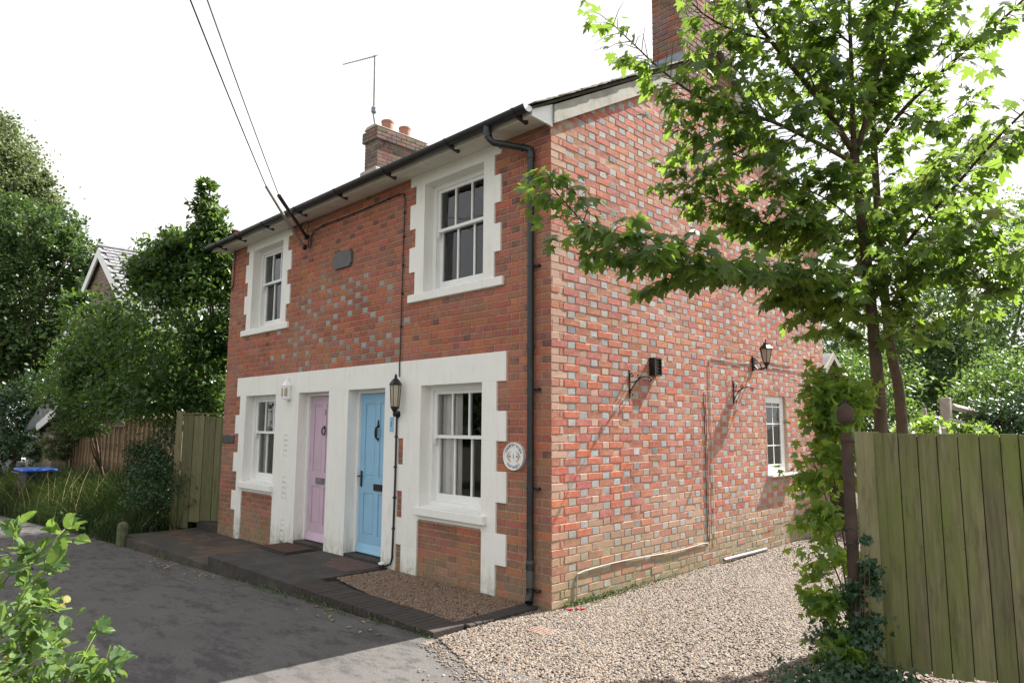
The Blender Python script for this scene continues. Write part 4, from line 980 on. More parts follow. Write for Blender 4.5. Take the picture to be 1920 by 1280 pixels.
# ================================================================== VEGETATION HELPERS
def T_maple():
    a = [(-90, .10), (-62, .42), (-40, .26), (-18, .52), (-2, .66), (8, .42), (22, .58), (38, .98-.1), (48, .52), (60, .42), (68, .66), (82, .85), (90, 1.02)]
    pts = [(r*math.cos(math.radians(t)), r*math.sin(math.radians(t))) for t, r in a]
    full = pts+[(-x, y) for x, y in pts[-2:0:-1]]
    v = [(0, .05, 0)]+[(x*.56, (y+.05)*.62, -.06*abs(x)-.05*max(0, y)**2) for x, y in full]
    n = len(full); return np.array(v), [(0, 1+i, 1+(i+1) % n) for i in range(n)]
def T_ovate(w=.28):
    v = [(0, 0, 0), (w*.75, .25, .04), (w*.8, .6, .05), (0, 1, -.06), (-w*.8, .6, .05), (-w*.75, .25, .04), (0, .45, -.03)]
    return np.array(v, float), [(0, 1, 6), (1, 2, 6), (2, 3, 6), (3, 4, 6), (4, 5, 6), (5, 0, 6)]
def T_quad(w=.45):
    v = [(0, 0, 0), (w, .5, .08), (0, 1, -.04), (-w, .5, .08)]; return np.array(v, float), [(0, 1, 2), (0, 2, 3)]
def T_bramble():
    v = [(0, 0, 0)]; n = 7
    L_ = [(.20, .10), (.33, .28), (.30, .34), (.38, .50), (.30, .62), (.24, .80), (.08, .96)]
    r = [(x, y, .05) for x, y in L_]+[(0, 1.06, -.1)]+[(-x, y, .05) for x, y in L_[::-1]]
    v = [(0, .45, -.02), (0, 0, 0)]+r; k = len(r)+1
    return np.array(v, float), [(0, 1+i, 1+(i+1) % k) for i in range(k)]
def T_ivy():
    a = [(-90, .12), (-50, .5), (-20, .45), (0, .55), (15, .75), (35, .45), (60, .5), (90, 1.05)]
    pts = [(r*math.cos(math.radians(t)), r*math.sin(math.radians(t))) for t, r in a]
    full = pts+[(-x, y) for x, y in pts[-2:0:-1]]; n = len(full)
    return np.array([(0, .1, .02)]+[(x*.6, (y+.1)*.7, -.04*abs(x)) for x, y in full]), [(0, 1+i, 1+(i+1) % n) for i in range(n)]
def unit(a): return a/(np.linalg.norm(a, axis=-1, keepdims=True)+1e-9)
def frames(tip, nrm):
    y = unit(tip); x = unit(np.cross(y, nrm)); z = np.cross(x, y); return np.stack([x, y, z], -1)
def leaf_object(name, tmpl, P, S, tip, nrm, mat, parent=None, yellow=.0, tint=None, smooth=False):
    V, F = tmpl; N = len(P); Rm = frames(tip, nrm)
    Vv = np.einsum('nij,vj->nvi', Rm, V)*S[:, None, None]+P[:, None, :]
    nv = len(V); F = np.array(F); FF = (F[None]+(np.arange(N)*nv)[:, None, None]).reshape(-1, 3)
    me = bpy.data.meshes.new(name); me.vertices.add(N*nv); me.vertices.foreach_set('co', Vv.astype(np.float32).ravel())
    me.loops.add(len(FF)*3); me.loops.foreach_set('vertex_index', FF.astype(np.int32).ravel())
    me.polygons.add(len(FF)); me.polygons.foreach_set('loop_start', np.arange(0, len(FF)*3, 3, dtype=np.int32))
    try: me.polygons.foreach_set('loop_total', np.full(len(FF), 3, dtype=np.int32))
    except Exception: pass
    a = me.color_attributes.new('Col', 'FLOAT_COLOR', 'POINT'); t = NR.random(N) if tint is None else tint
    c = np.zeros((N, 4)); c[:, 0] = t; c[:, 1] = (NR.random(N) < yellow)*NR.random(N); c[:, 3] = 1
    a.data.foreach_set('color', np.repeat(c, nv, 0).astype(np.float32).ravel())
    me.materials.append(mat); me.update(calc_edges=True); me.validate()
    if smooth: me.polygons.foreach_set('use_smooth', np.ones(len(FF), bool))
    return link(bpy.data.objects.new(name, me), parent)
def blob_leaves(blobs, n, clump=.16, shell=.55, up=.6, droop=.2, pw=.55):
    """leaf points gathered in clumps through the outer volume of overlapping ellipsoids"""
    B = np.array([[*b[0], *b[1]] for b in blobs], float); vol = B[:, 3]*B[:, 4]*B[:, 5]; pr = vol**pw; pr /= pr.sum()
    nc = max(12, n//46); bi = NR.choice(len(B), nc, p=pr); d = unit(NR.normal(size=(nc, 3)))
    rr = 1-shell*NR.random(nc)**1.6; rr *= 1+.10*np.sin(5*d[:, 0]+bi)*np.cos(4*d[:, 2]+bi*2)
    cc = B[bi, :3]+d*B[bi, 3:]*rr[:, None]
    ci = NR.integers(0, nc, n); s = clump*B[bi[ci], 3:].mean(1)
    P = cc[ci]+NR.normal(size=(n, 3))*s[:, None]*np.array([1, 1, .7])
    out = d[ci]; nrm = unit(NR.normal(size=(n, 3))*.55+out*.5+np.array([0, 0, up])); tip = unit(NR.normal(size=(n, 3))*.7+out*.6+np.array([0, 0, -droop]))
    tc = NR.random(nc); return P, tip, nrm, np.clip(tc[ci]*.7+NR.random(n)*.4, 0, 1)
def trunk_mesh(parent, base, blobs, r0, mat, name='trunk', nl=7):
    base = np.array(base, float); m_ = MB(); cs = [np.array(b[0], float) for b in blobs]; top = np.mean(cs, 0)
    mid = base+(top-base)*.45+np.array([NR.normal()*.2*r0*5, NR.normal()*.2*r0*5, 0])
    m_.tube([base-np.array([0, 0, .1]), base+(mid-base)*.5, mid, top], [r0*1.25, r0, r0*.8, r0*.35], 9)
    for c in cs[:nl]: m_.tube([mid, mid+(c-mid)*.5+NR.normal(size=3)*.15*r0*4, c], [r0*.5, r0*.32, r0*.12], 6)
    return m_.build(name, mat, parent, smooth=True)
def tree(name, label, cat, base, blobs, n, size, tmpl, mat, r0, bark=M_bark, group=None, **k):
    th = thing(name, base, label, cat, group); trunk_mesh(th, base, blobs, r0, bark)
    P, tip, nrm, tint = blob_leaves(blobs, n, **k); ok = P[:, 2] > base[2]-.2; P, tip, nrm, tint = P[ok], tip[ok], nrm[ok], tint[ok]
    leaf_object('crown', tmpl, P, size*NR.uniform(.6, 1.25, len(P)), tip, nrm, mat, th, tint=tint, yellow=.01); return th
def BL(px, py, d, rx, rz, ry=None): return (tuple(D(px, py, d)), (rx, ry or rx, rz))
#VEG
# ================================================================== THE MAPLE behind the right-hand gate
def limb(pts): return [D(*p) for p in pts]
MAP = {
 't1': ([(1664, 1130, 5.5), (1652, 800, 5.5), (1640, 650, 5.5), (1628, 520, 5.5), (1606, 330, 5.5), (1600, 262, 5.5)], (.062, .034)),
 't2': ([(1700, 1120, 5.9), (1690, 780, 5.9), (1668, 640, 5.9), (1650, 450, 5.9), (1640, 300, 5.9), (1636, 180, 5.9), (1650, 40, 5.9), (1655, -90, 5.9)], (.060, .014)),
 'a': ([(1600, 285, 5.5), (1545, 200, 5.4), (1480, 120, 5.3), (1440, 70, 5.2), (1405, 20, 5.1), (1385, -80, 5.0)], (.026, .009)),
 'b': ([(1600, 262, 5.5), (1596, 120, 5.5), (1592, 0, 5.5), (1590, -110, 5.5)], (.022, .008)),
 'c': ([(1606, 290, 5.5), (1630, 200, 5.4), (1650, 120, 5.4), (1680, 20, 5.3), (1690, -90, 5.3)], (.024, .010)),
 'd': ([(1640, 275, 5.9), (1690, 210, 5.7), (1740, 160, 5.5), (1810, 95, 5.3), (1860, 55, 5.1), (1940, -20, 4.9)], (.020, .007)),
 'e': ([(1622, 480, 5.5), (1560, 555, 5.3), (1500, 530, 5.0), (1400, 508, 4.6), (1300, 502, 4.3), (1200, 470, 4.1), (1110, 430, 3.95), (1060, 380, 3.85), (1012, 325, 3.8)], (.020, .003)),
 'f': ([(1600, 305, 5.5), (1520, 262, 5.3), (1440, 225, 5.15), (1330, 192, 4.95), (1250, 140, 4.8), (1190, 85, 4.7), (1145, 42, 4.6)], (.019, .003)),
 'g': ([(1618, 420, 5.5), (1540, 442, 5.4), (1450, 425, 5.2), (1380, 395, 5.1), (1310, 360, 5.0), (1262, 322, 4.95)], (.013, .003)),
 'h': ([(1655, 520, 5.8), (1720, 430, 5.4), (1790, 350, 4.9), (1860, 270, 4.4), (1930, 200, 4.0)], (.018, .006)),
 'i': ([(1655, 560, 5.8), (1740, 520, 5.3), (1830, 500, 4.8), (1910, 470, 4.4)], (.014, .005)),
 'j': ([(1628, 600, 5.5), (1570, 590, 5.4), (1530, 560, 5.3), (1480, 560, 5.1)], (.010, .003)),
 'k': ([(1655, 380, 5.9), (1740, 330, 6.0), (1800, 300, 6.0), (1880, 250, 6.2)], (.012, .004)),
 'l': ([(1440, 75, 5.2), (1370, 55, 5.1), (1310, 20, 5.0), (1270, -30, 4.9)], (.010, .004)),
 'm': ([(1410, 22, 5.1), (1430, -30, 5.2), (1450, -90, 5.3)], (.009, .004)),
 'n': ([(1660, 640, 5.9), (1720, 610, 5.6), (1780, 580, 5.3), (1830, 590, 5.1)], (.010, .003)),
 'o': ([(1500, 245, 5.3), (1420, 300, 5.2), (1340, 270, 5.1), (1270, 240, 5.0)], (.008, .003)),
 'p': ([(1545, 200, 5.4), (1500, 90, 5.6), (1510, 0, 5.8)], (.009, .004)),
 'r': ([(1640, 560, 5.6), (1700, 480, 5.0), (1790, 440, 4.6), (1880, 400, 4.2)], (.010, .004)),
 's': ([(1655, 500, 5.8), (1760, 470, 5.2), (1860, 560, 4.7)], (.009, .003)),
 't': ([(1655, 420, 5.9), (1720, 380, 6.3), (1800, 420, 6.5), (1900, 380, 6.6)], (.009, .004)),
 'u': ([(1592, 80, 5.5), (1540, 30, 5.4), (1490, -50, 5.3)], (.008, .003)),
 'v': ([(1650, 120, 5.4), (1730, 60, 5.6), (1800, -30, 5.7)], (.008, .003)),
 'w': ([(1440, 225, 5.15), (1390, 140, 5.0), (1335, 100, 4.9)], (.008, .003)),
 'x': ([(1620, 430, 5.5), (1560, 380, 5.4), (1500, 350, 5.3), (1440, 330, 5.2)], (.008, .003)),
 'q': ([(1690, 210, 5.7), (1760, 230, 5.4), (1830, 180, 5.2)], (.007, .003)),
}
mbase = D(1680, 1150, 5.7); mbase[2] = -.05
maple = thing('maple_tree', mbase, 'young two stemmed maple with drooping lobed leaves behind the right wooden gate', 'tree')
leafP, leafT, leafN, leafS = [], [], [], []
tw = MB(); skip = {'t1': .55, 't2': .45}
tk = MB()
for key, (pp, (r0, r1)) in MAP.items():
    pts = limb(pp)
    if key in ('t1', 't2'): pts[0][2] = -.1
    # smooth resample
    seg = [0]+list(np.cumsum([np.linalg.norm(b-a) for a, b in zip(pts[:-1], pts[1:])])); Lt = seg[-1]; n = max(6, int(Lt/.12))
    def P_at(s):
        i = min(max(np.searchsorted(seg, s)-1, 0), len(pts)-2); t = (s-seg[i])/(seg[i+1]-seg[i]+1e-9)
        p0, p1, p2, p3 = pts[max(i-1, 0)], pts[i], pts[i+1], pts[min(i+2, len(pts)-1)]
        return .5*((2*p1)+(-p0+p2)*t+(2*p0-5*p1+4*p2-p3)*t*t+(-p0+3*p1-3*p2+p3)*t**3)
    ss = np.linspace(0, Lt, n); rp_ = [P_at(s) for s in ss]; rad = np.linspace(r0, r1, n)
    if key in ('t1', 't2'):
        tk.tube(rp_, rad, 12)
    else: m_ = MB(); m_.tube(rp_, rad, 8); m_.build('branch', M_bark, maple, smooth=True)
    s = Lt*skip.get(key, .12); side_ = 1
    dens = .050 if key not in ('e', 'g', 'f') else .042
    while s < Lt:
        p = P_at(s); t = unit(P_at(min(s+.05, Lt))-P_at(max(s-.05, 0))); h = unit(np.cross(t, [0, 0, 1.]))
        near_tip = 1-.55*(s/Lt)
        Lw = R_.uniform(.16, .52)*near_tip*(1.15 if key in ('t1', 't2', 'b', 'c', 'a') else 1.0)
        if key == 'e': Lw *= R_.uniform(.5, 1.25)
        ang = R_.uniform(-.5, 1.1)
        d = unit(h*side_*R_.uniform(.5, 1)+t*R_.uniform(.2, .9)+np.array([0, 0, 1])*R_.uniform(-.35, .45)); side_ = -side_
        q = [p, p+d*Lw*.5+np.array([0, 0, .01]), p+d*Lw-np.array([0, 0, .03*Lw/.3])]; tw.tube(q, [.0035, .0025, .0012], 5, cap=False)
        nl = max(2, int(Lw/.050))
        for i in range(nl+1):
            u = .25+.75*i/nl; c = p+d*Lw*u
            for sd_ in ((-1, 1) if i < nl else (-1, 0, 1)):
                if R_.random() < (.12 if key in 'egjx' else .36): continue
                hh = unit(np.cross(d, [0, 0, 1.])); o_ = unit(hh*sd_+d*R_.uniform(.2, .9)+np.array([0, 0, R_.uniform(-.8, .15)]))
                pl = R_.uniform(.03, .075); c2 = c+o_*pl
                leafP.append(c2); tdir = unit(o_+np.array([0, 0, -R_.uniform(.2, 1.0)])+NR.normal(size=3)*.18); leafT.append(tdir)
                leafN.append(unit(np.array([0, 0, 1.])+NR.normal(size=3)*.50+o_*.5)); leafS.append(R_.uniform(.070, .178)*(1 if s/Lt < .85 else .75))
        s += dens*.72*R_.uniform(.6, 1.4)
tk.build('trunk', M_bark, maple, smooth=True)
tag(tw.build('twigs', M_twig, maple, smooth=True), kind='stuff')
leafP, leafT, leafN, leafS = map(np.array, (leafP, leafT, leafN, leafS))
q_ = leafP-CAM; dep = q_@CFW; pxx = 960+CF*(q_@CR)/dep; pyy = 640-CF*(q_@CU)/dep
keep = leafP[:, 0] > .16
# thin the gap of sky between the stems' right side and the far branch
keep &= ~((pxx > 1190) & (pxx < 1272) & (pyy < 108) & (leafP[:, 1] > -9)); keep &= ~((pyy < 300) & (pxx < 1500) & (pxx > 1000) & (NR.random(len(keep)) < .2))
gap = (pxx > 1770) & (pxx < 1925) & (pyy > 95) & (pyy < 215); keep &= ~(gap & (NR.random(len(keep)) < .6))
leafP, leafT, leafN, leafS, dep, pxx, pyy = [a[keep] for a in (leafP, leafT, leafN, leafS, dep, pxx, pyy)]
vis = (pxx > 0) & (pxx < 1930) & (pyy > -5) & (pyy < 1280)
order = np.argsort(-(leafS/dep)*vis); one = order[:280]; rest = order[280:]
Vm, Fm = T_maple()
def leafvar(tmpl, mat, k, nm='leaf'):
    out = []
    for i in range(k):
        V, F = tmpl; V = V*NR.uniform(.88, 1.12, size=(1, 3)); V[:, 2] += .05*np.sin(V[:, 0]*6+i)+.04*V[:, 1]**2*NR.normal()
        me = bpy.data.meshes.new(nm); me.from_pydata([tuple(v) for v in V], [], F); a = me.color_attributes.new('Col', 'FLOAT_COLOR', 'POINT'); t = i/(k-1); a.data.foreach_set('color', [t, 0, 0, 1]*len(V)); me.materials.append(mat); out.append(me)
    return out
lv_ = leafvar((Vm, Fm), M_maple, 8)
for i in one:
    o = bpy.data.objects.new('leaf', lv_[R_.randrange(8)]); Rm = frames(leafT[i][None], leafN[i][None])[0]
    mw = Matrix([[*(Rm[r]*leafS[i]), leafP[i][r]] for r in range(3)]+[[0, 0, 0, 1]]); link(o, maple); o.matrix_basis = mw
tag(leaf_object('foliage', (Vm, Fm), leafP[rest], leafS[rest], leafT[rest], leafN[rest], M_maple, maple, yellow=.01), kind='stuff')
print('maple leaves', len(leafP))

# rusty post with ball cap, ivy, sapling
rp0 = thing('iron_post', (2.60, .02, 0), 'rusty round iron post with ball cap beside the wooden gate', 'post')
m_ = MB(); m_.lathe((2.60, .02, -.1), [(.038, 0), (.037, 1.0), (.034, 1.64), (.042, 1.645), (.043, 1.66), (.034, 1.668), (.035, 1.70)], 20); m_.build('shaft', M_rust, rp0, smooth='auto')
m_ = MB(); m_.lathe((2.60, .02, 1.665), [(.036, 0), (.048, .015), (.054, .045), (.053, .075), (.044, .105), (.02, .125), (.012, .13)], 20); m_.build('ball_cap', M_rust, rp0, smooth=True)
m_ = MB(); m_.lathe((2.60, .02, 1.79), [(.012, 0), (.014, .03), (.004, .035)], 8); m_.build('cap_bolt', M_iron, rp0)
for z in (.88, .98):
    m_ = MB(); n = 20; m_.tube([(2.60+.040*math.cos(2*math.pi*k/n), .02+.040*math.sin(2*math.pi*k/n), z+.012*math.sin(k*.9)) for k in range(n+1)], .003, 5); m_.build('wire_tie', simple('green_wire', (.03, .06, .05), .5), rp0)
sapb = [BL(1572, 745, 5.1, .20, .17), BL(1548, 800, 5.1, .17, .13), BL(1555, 880, 4.95, .17, .18), BL(1540, 960, 4.75, .14, .16), BL(1560, 1040, 4.6, .15, .2), BL(1545, 1130, 4.45, .14, .15), BL(1560, 1200, 4.3, .13, .12)]
sap = thing('maple_sapling', (2.50, .45, 0), 'leafy bright green maple sapling growing up beside the rusty post', 'shrub')
sm_ = MB()
for k, tgt in enumerate([(1575, 740, 5.1), (1540, 790, 5.1), (1520, 850, 5.0), (1510, 950, 4.7), (1580, 900, 5.0), (1525, 1060, 4.5), (1590, 700, 5.2)]):
    a = np.array([2.47+.02*k, .35-.03*k, -.02]); b = D(*tgt); sm_.tube([a, a+(b-a)*.35+np.array([.02, 0, .18]), a+(b-a)*.7+np.array([.02, 0, .12]), b], [.008, .006, .004, .002], 6)
sm_.build('stem', M_twig, sap, smooth=True)
P, tip, nrm, tint = blob_leaves(sapb, 1800, clump=.46, shell=.8, up=.8, droop=.6)
sz = NR.uniform(.06, .125, len(P)); qs = P-CAM; ds = qs@CFW; xs2 = 960+CF*(qs@CR)/ds; ok = (np.linalg.norm(P[:, :2]-np.array([2.60, .02]), axis=1) > .12) & ~((ds < 4.6) & (xs2 > 1570) & (P[:, 2] > .55)); P, tip, nrm, tint, sz = P[ok], tip[ok], nrm[ok], tint[ok], sz[ok]
ly_ = leafvar((Vm, Fm), M_maple_lit, 8)
o1 = np.argsort(-sz)[:120]; o2 = np.argsort(-sz)[120:]
for i in o1:
    o = bpy.data.objects.new('leaf', ly_[R_.randrange(8)]); Rm = frames(tip[i][None], nrm[i][None])[0]; link(o, sap); o.matrix_basis = Matrix([[*(Rm[r]*sz[i]), P[i][r]] for r in range(3)]+[[0, 0, 0, 1]])
tag(leaf_object('foliage', (Vm, Fm), P[o2], sz[o2], tip[o2], nrm[o2], M_maple_lit, sap, tint=tint[o2]), kind='stuff')
ivb = [BL(1592, 1190, 4.32, .15, .16), BL(1600, 1110, 4.38, .07, .14), BL(1632, 1070, 4.36, .045, .16), BL(1560, 1262, 4.2, .24, .12), BL(1640, 1180, 4.3, .09, .16), BL(1650, 1275, 4.2, .17, .09), BL(1622, 1010, 4.37, .02, .06), BL(1540, 1290, 4.0, .2, .08)]
ivy = thing('ivy', (2.62, -.05, 0), 'dark green ivy climbing the foot of the rusty post', 'plant')
im = MB()
for k in range(6):
    a = np.array([2.55+.03*k, -.10, -.03]); im.tube([a, a+np.array([.0, .03, .25]), a+np.array([.02, .06, .5+.08*k])], [.005, .004, .002], 5)
im.build('stem', M_twig, ivy)
P, tip, nrm, tint = blob_leaves(ivb, 3200, clump=.35, shell=.9, up=.2, droop=.7); nrm = unit(nrm+np.array([-.1, -1.0, .3])*.9)
ok = P[:, 2] > -.03; leaf_object('foliage', T_ivy(), P[ok], NR.uniform(.028, .055, ok.sum()), tip[ok], nrm[ok], M_ivy, ivy, tint=tint[ok])

# ================================================================== the right-hand wooden gate
gd = unit(np.array([.953, .302, 0])); gn = np.array([.302, -.953, 0]); g0 = np.array([2.705, .350, 0])
gate = thing('wooden_gate', tuple(g0), 'tall green stained wooden gate of vertical boards at the right edge', 'gate')
def gboard(s0, s1, z0, z1, off, th, name, mat, parent, org=g0, dr=gd, nm=gn):
    m_ = MB(); m_.box(s0, s1, 0, th, z0, z1, .002)
    Mx = Matrix([[dr[0], -nm[0], 0, org[0]+nm[0]*off], [dr[1], -nm[1], 0, org[1]+nm[1]*off], [0, 0, 1, 0], [0, 0, 0, 1]]); m_.xf(Mx); return m_.build(name, mat, parent)
gboard(-.155, -.002, -.02, 1.606, .040, .045, 'stile', wood_mat('newer_stile_wood', (.17, .145, .085), (.25, .22, .13), (.17, .19, .05), .6), gate); gboard(-.035, .014, -.02, 1.60, .045, .030, 'cover_strip', M_gatewood, gate)
s = .004; nbd = 0
while s < 2.2:
    w_ = R_.choice([.098, .105, .112, .118]); gboard(s+.0025, s+w_-.0025, .05+R_.uniform(-.012, .012), 1.598+R_.uniform(-.008, .005), .016+R_.uniform(-.003, .003), .016, 'board', M_gatewood, gate); s += w_; nbd += 1
gboard(0, 2.2, .07, 1.58, -.006, .006, 'gap_shade_sheet', M_darkwood, gate)  # dark sheet added behind the boards so their gaps read as shade
for z in (.30, .95, 1.45): gboard(-.14, 2.2, z-.05, z+.05, -.013, .04, 'rail', M_gatewood, gate)
for k in range(28):
    s = .06+.118*(k % 14)+.0; z = (1.38, .86)[k//14]+R_.uniform(-.01, .01); p = g0+gd*(s+.03)+gn*.0125; m_ = MB(); m_.tube([p+np.array([0, 0, z]), p+gn*.003+np.array([0, 0, z])], .004, 6); m_.build('nail', M_iron, gate)
# concrete post with rails beyond
cp_ = thing('concrete_post', tuple(at(1776, 812, 2, 1.5)), 'short concrete fence post with weathered rails behind the wooden gate', 'fence')
A9 = lambda px, py: D(px, py, 9.0)
c = A9(1772, 745); m_ = MB(); m_.box(c[0]-.06, c[0]+.06, c[1]-.06, c[1]+.06, -.1, c[2], .012); m_.build('post', M_concrete, cp_)
for py in (762, 790):
    a, b = A9(1786, py), D(1835, py+12, 9.6); m_ = MB(); m_.tube([a, b], .045, 4); m_.build('rail', M_concrete, cp_)
c = D(1732, 765, 9.2); m_ = MB(); m_.box(c[0]-.03, c[0]+.03, c[1]-.03, c[1]+.03, -.1, c[2], .01); tag(m_.build('thin_post', M_concrete), 'thin pale post leaning in shade left of the concrete post', 'post')
# low dark wall/bin by the rear
# outbuilding behind the far corner of the house
ob = thing('outbuilding', (-1.5, 7.9, 0), 'small slate roofed rear outhouse with pale edged gable past the house corner', 'outbuilding')
OX = -.03; oa, oz, oh_, oe = 7.28, 2.86, 1.02, 2.14
m_ = MB(); m_.prism([(oa-.38, -.2), (oa+oh_-.06, -.2), (oa+oh_-.06, oe), (oa, oz-.06), (oa-.38, oz-.34)], -2.4, OX-.06, 0); m_.build('wall', M_darkwood, ob)
for i in range(10):
    z = 1.0+i*.11; m_ = MB(); m_.box(OX-.058, OX-.040, 6.92, oa+oh_-.08, z, z+.102, .003); m_.build('board', M_darkwood, ob)
for sgn in (-1, 1):
    y1_ = oa+sgn*(oh_+.06) if sgn > 0 else 6.87; z1_ = oz-abs(y1_-oa)*(oz-oe)/oh_
    m_ = MB(); m_.prism([(oa, oz+.03), (y1_, z1_+.03), (y1_, z1_-.02), (oa, oz-.03)], -2.5, OX+.03, 0); m_.build('roof', M_slate, ob)
    m_ = MB(); m_.prism([(oa, oz+.035), (y1_, z1_+.035), (y1_, z1_-.07), (oa, oz-.07)], OX+.032, OX+.06, 0); m_.build('barge_board', M_concrete, ob)
m_ = MB(); m_.box(OX, OX+.05, 6.9, oa+oh_, 2.10, 2.17, .004); m_.build('tie_beam', M_concrete, ob)
dfp = thing('fence_panel', (.2, 6.92, 0), 'dark timber panel closing the gap at the rear corner of the house', 'fence')
for i in range(4): m_ = MB(); m_.box(.008+i*.09, .008+i*.09+.086, 6.90, 6.92, -.1, 2.02, .003); m_.build('board', M_darkwood, dfp)
m_ = MB(); m_.box(.005, .375, 6.885, 6.94, 2.021, 2.06, .004); m_.build('capping', M_darkwood, dfp)
wb_ = thing('water_butt', (.62, 7.4, 0), 'black water butt in deep shade beside the outbuilding', 'water butt')
m_ = MB(); m_.lathe((.66, 7.25, -.03), [(.22, 0), (.27, .3), (.28, .6), (.25, .95)], 20); m_.build('barrel', M_black, wb_, smooth='auto'); m_ = MB(); m_.lathe((.66, 7.25, .92), [(.265, 0), (.27, .03), (.10, .05)], 20); m_.build('lid', M_rubber, wb_)

# ================================================================== trees and shrubs at the right
Tq, To = T_quad(), T_ovate()
tree('shrub', 'sunlit pale green shrub left of the rusty post top', 'shrub', (.9, 8.6, 0), [BL(1570, 790, 12.5, .8, .6), BL(1620, 720, 13, .8, .7), BL(1640, 780, 12, .7, .6)], 5200, .10, To, M_far, .05, clump=.2)
tree('broadleaf_tree', 'dark dense tree behind the maple stems', 'tree', tuple(np.array(D(1730, 1100, 15))*[1, 1, 0]), [BL(1720, 660, 15, 1.0, 1.1), BL(1770, 590, 15, .9, 1.0), BL(1700, 740, 14, 1.0, .6), BL(1790, 690, 14, .9, .8)], 12000, .11, To, M_oak, .10, clump=.2)
tree('broadleaf_tree', 'bright green tree rising at the right edge beyond the gate', 'tree', tuple(np.array(D(1890, 1100, 17))*[1, 1, 0]), [BL(1850, 560, 17, 1.2, 1.2), BL(1930, 500, 17, 1.4, 1.8), BL(1890, 680, 16, 1.3, 1.0), BL(1830, 650, 16, .8, .8)], 16000, .10, To, M_far, .12, clump=.18)
tree('shrub', 'fresh green bush showing over the gate left of the dark bush', 'shrub', tuple(np.array(D(1850, 1100, 10.5))*[1, 1, 0]), [BL(1860, 730, 10.5, .55, .35), BL(1810, 765, 10, .3, .25), BL(1900, 700, 11, .5, .4)], 5200, .075, To, M_far, .04, clump=.22)
tree('evergreen_shrub', 'low dark glossy bush behind the gate at the right', 'shrub', tuple(np.array(D(1860, 1100, 9.5))*[1, 1, 0]), [BL(1870, 790, 9.3, .45, .25), BL(1920, 780, 9.3, .4, .35)], 4200, .06, To, M_ivy, .04, clump=.25)
tree('hedge_tree', 'distant grey green treetops past the rear corner of the house', 'tree', tuple(np.array(D(1590, 900, 38))*[1, 1, 0]), [BL(1560, 655, 38, 2.2, 1.3), BL(1620, 670, 38, 2.4, 1.3), BL(1680, 690, 36, 2.4, 1.5), BL(1600, 720, 34, 3, 1.5)], 12000, .20, Tq, M_oak, .2, clump=.18)
tree('shrub', 'yellow green seedlings in sunlight along the top of the gate', 'shrub', tuple(np.array(D(1780, 1100, 6.4))*[1, 1, 0]), [BL(1760, 800, 6.4, .22, .09), BL(1700, 800, 6.3, .2, .07), BL(1820, 806, 6.5, .18, .06), BL(1880, 812, 6.4, .12, .03)], 420, .075, (Vm, Fm), M_maple, .02, clump=.3)

# ================================================================== LEFT: laurel, conifer, oaks
tree('laurel_bush', 'large dark glossy laurel with a tall leading shoot beside the house', 'shrub', (-10.0, 1.6, -.4),
     [BL(300, 650, 13.6, 1.35, 1.2), BL(385, 585, 13.0, .55, .95), BL(205, 645, 14.0, .85, .85), BL(288, 505, 14, .45, .55), BL(310, 520, 13.6, .65, .55), BL(395, 455, 13.3, .42, .5), BL(388, 400, 13.3, .26, .40), BL(387, 365, 13.3, .13, .36), BL(415, 470, 13.2, .3, .4), BL(320, 470, 13.5, .55, .45), BL(410, 520, 13.2, .4, .5), BL(350, 520, 13.4, .5, .5), BL(160, 690, 14.2, .5, .55), BL(300, 745, 13.1, 1.2, .45), BL(395, 700, 12.9, .45, .9), BL(160, 570, 14.5, .35, .3), BL(425, 620, 13.2, .35, .7), BL(345, 470, 13.6, .35, .35)],
     40000, .11, To, M_laurel, .09, clump=.20, shell=.65, pw=.45)
tree('golden_conifer', 'bushy yellow green conifer drooping over the fence', 'shrub', (-13.6, .2, -.5), [BL(190, 762, 14.2, .60, .30), BL(150, 740, 14.3, .35, .35), BL(165, 800, 14.2, .40, .16)], 7000, .075, T_quad(.16), M_conifer, .05, clump=.2)
tree('shrub', 'dark tangled shrub in shade against the side gate', 'shrub', (-9.4, -.2, -.35), [BL(325, 845, 12.4, .35, .55), BL(300, 905, 12.0, .45, .45), BL(355, 800, 12.6, .2, .25), BL(270, 860, 12.4, .3, .35)], 7000, .06, To, M_ivy, .03, clump=.25)
tree('shrub', 'silvery leaved climber on the end of the lattice porch', 'shrub', tuple(np.array(D(130, 870, 21))-[0, 0, .8]), [BL(128, 800, 21, .45, .55), BL(105, 840, 21, .4, .4), BL(140, 760, 21, .3, .4)], 4200, .09, Tq, M_willow, .04, clump=.2)
tree('oak_tree', 'broad dark green tree at the left edge with leaning trunk', 'tree', tuple(D(-10, 850, 40)-[0, 0, 1.5]),
     [BL(40, 590, 41, 4.5, 3.3), BL(130, 480, 40, 2.0, 1.6), BL(160, 560, 40, 1.5, 2.0), BL(-40, 480, 41, 4, 3.3), BL(60, 430, 40, 2.6, 1.7), BL(20, 700, 41, 3.0, 1.5), BL(110, 640, 41, 2.1, 2.1), BL(-60, 620, 40, 3.8, 3.8)], 52000, .23, Tq, M_oak, .30, clump=.13, shell=.6)
tree('tall_tree', 'tall pale olive tree rising behind the dark oak at far left', 'tree', tuple(D(-30, 900, 54)-[0, 0, 2]),
     [BL(-10, 400, 54, 3.9, 6.7), BL(50, 400, 54, 2.4, 3.3), BL(-20, 300, 54, 2.8, 3.9), BL(75, 360, 54, 1.0, 1.5)], 36000, .25, Tq, M_willow, .3, clump=.14, shell=.5)
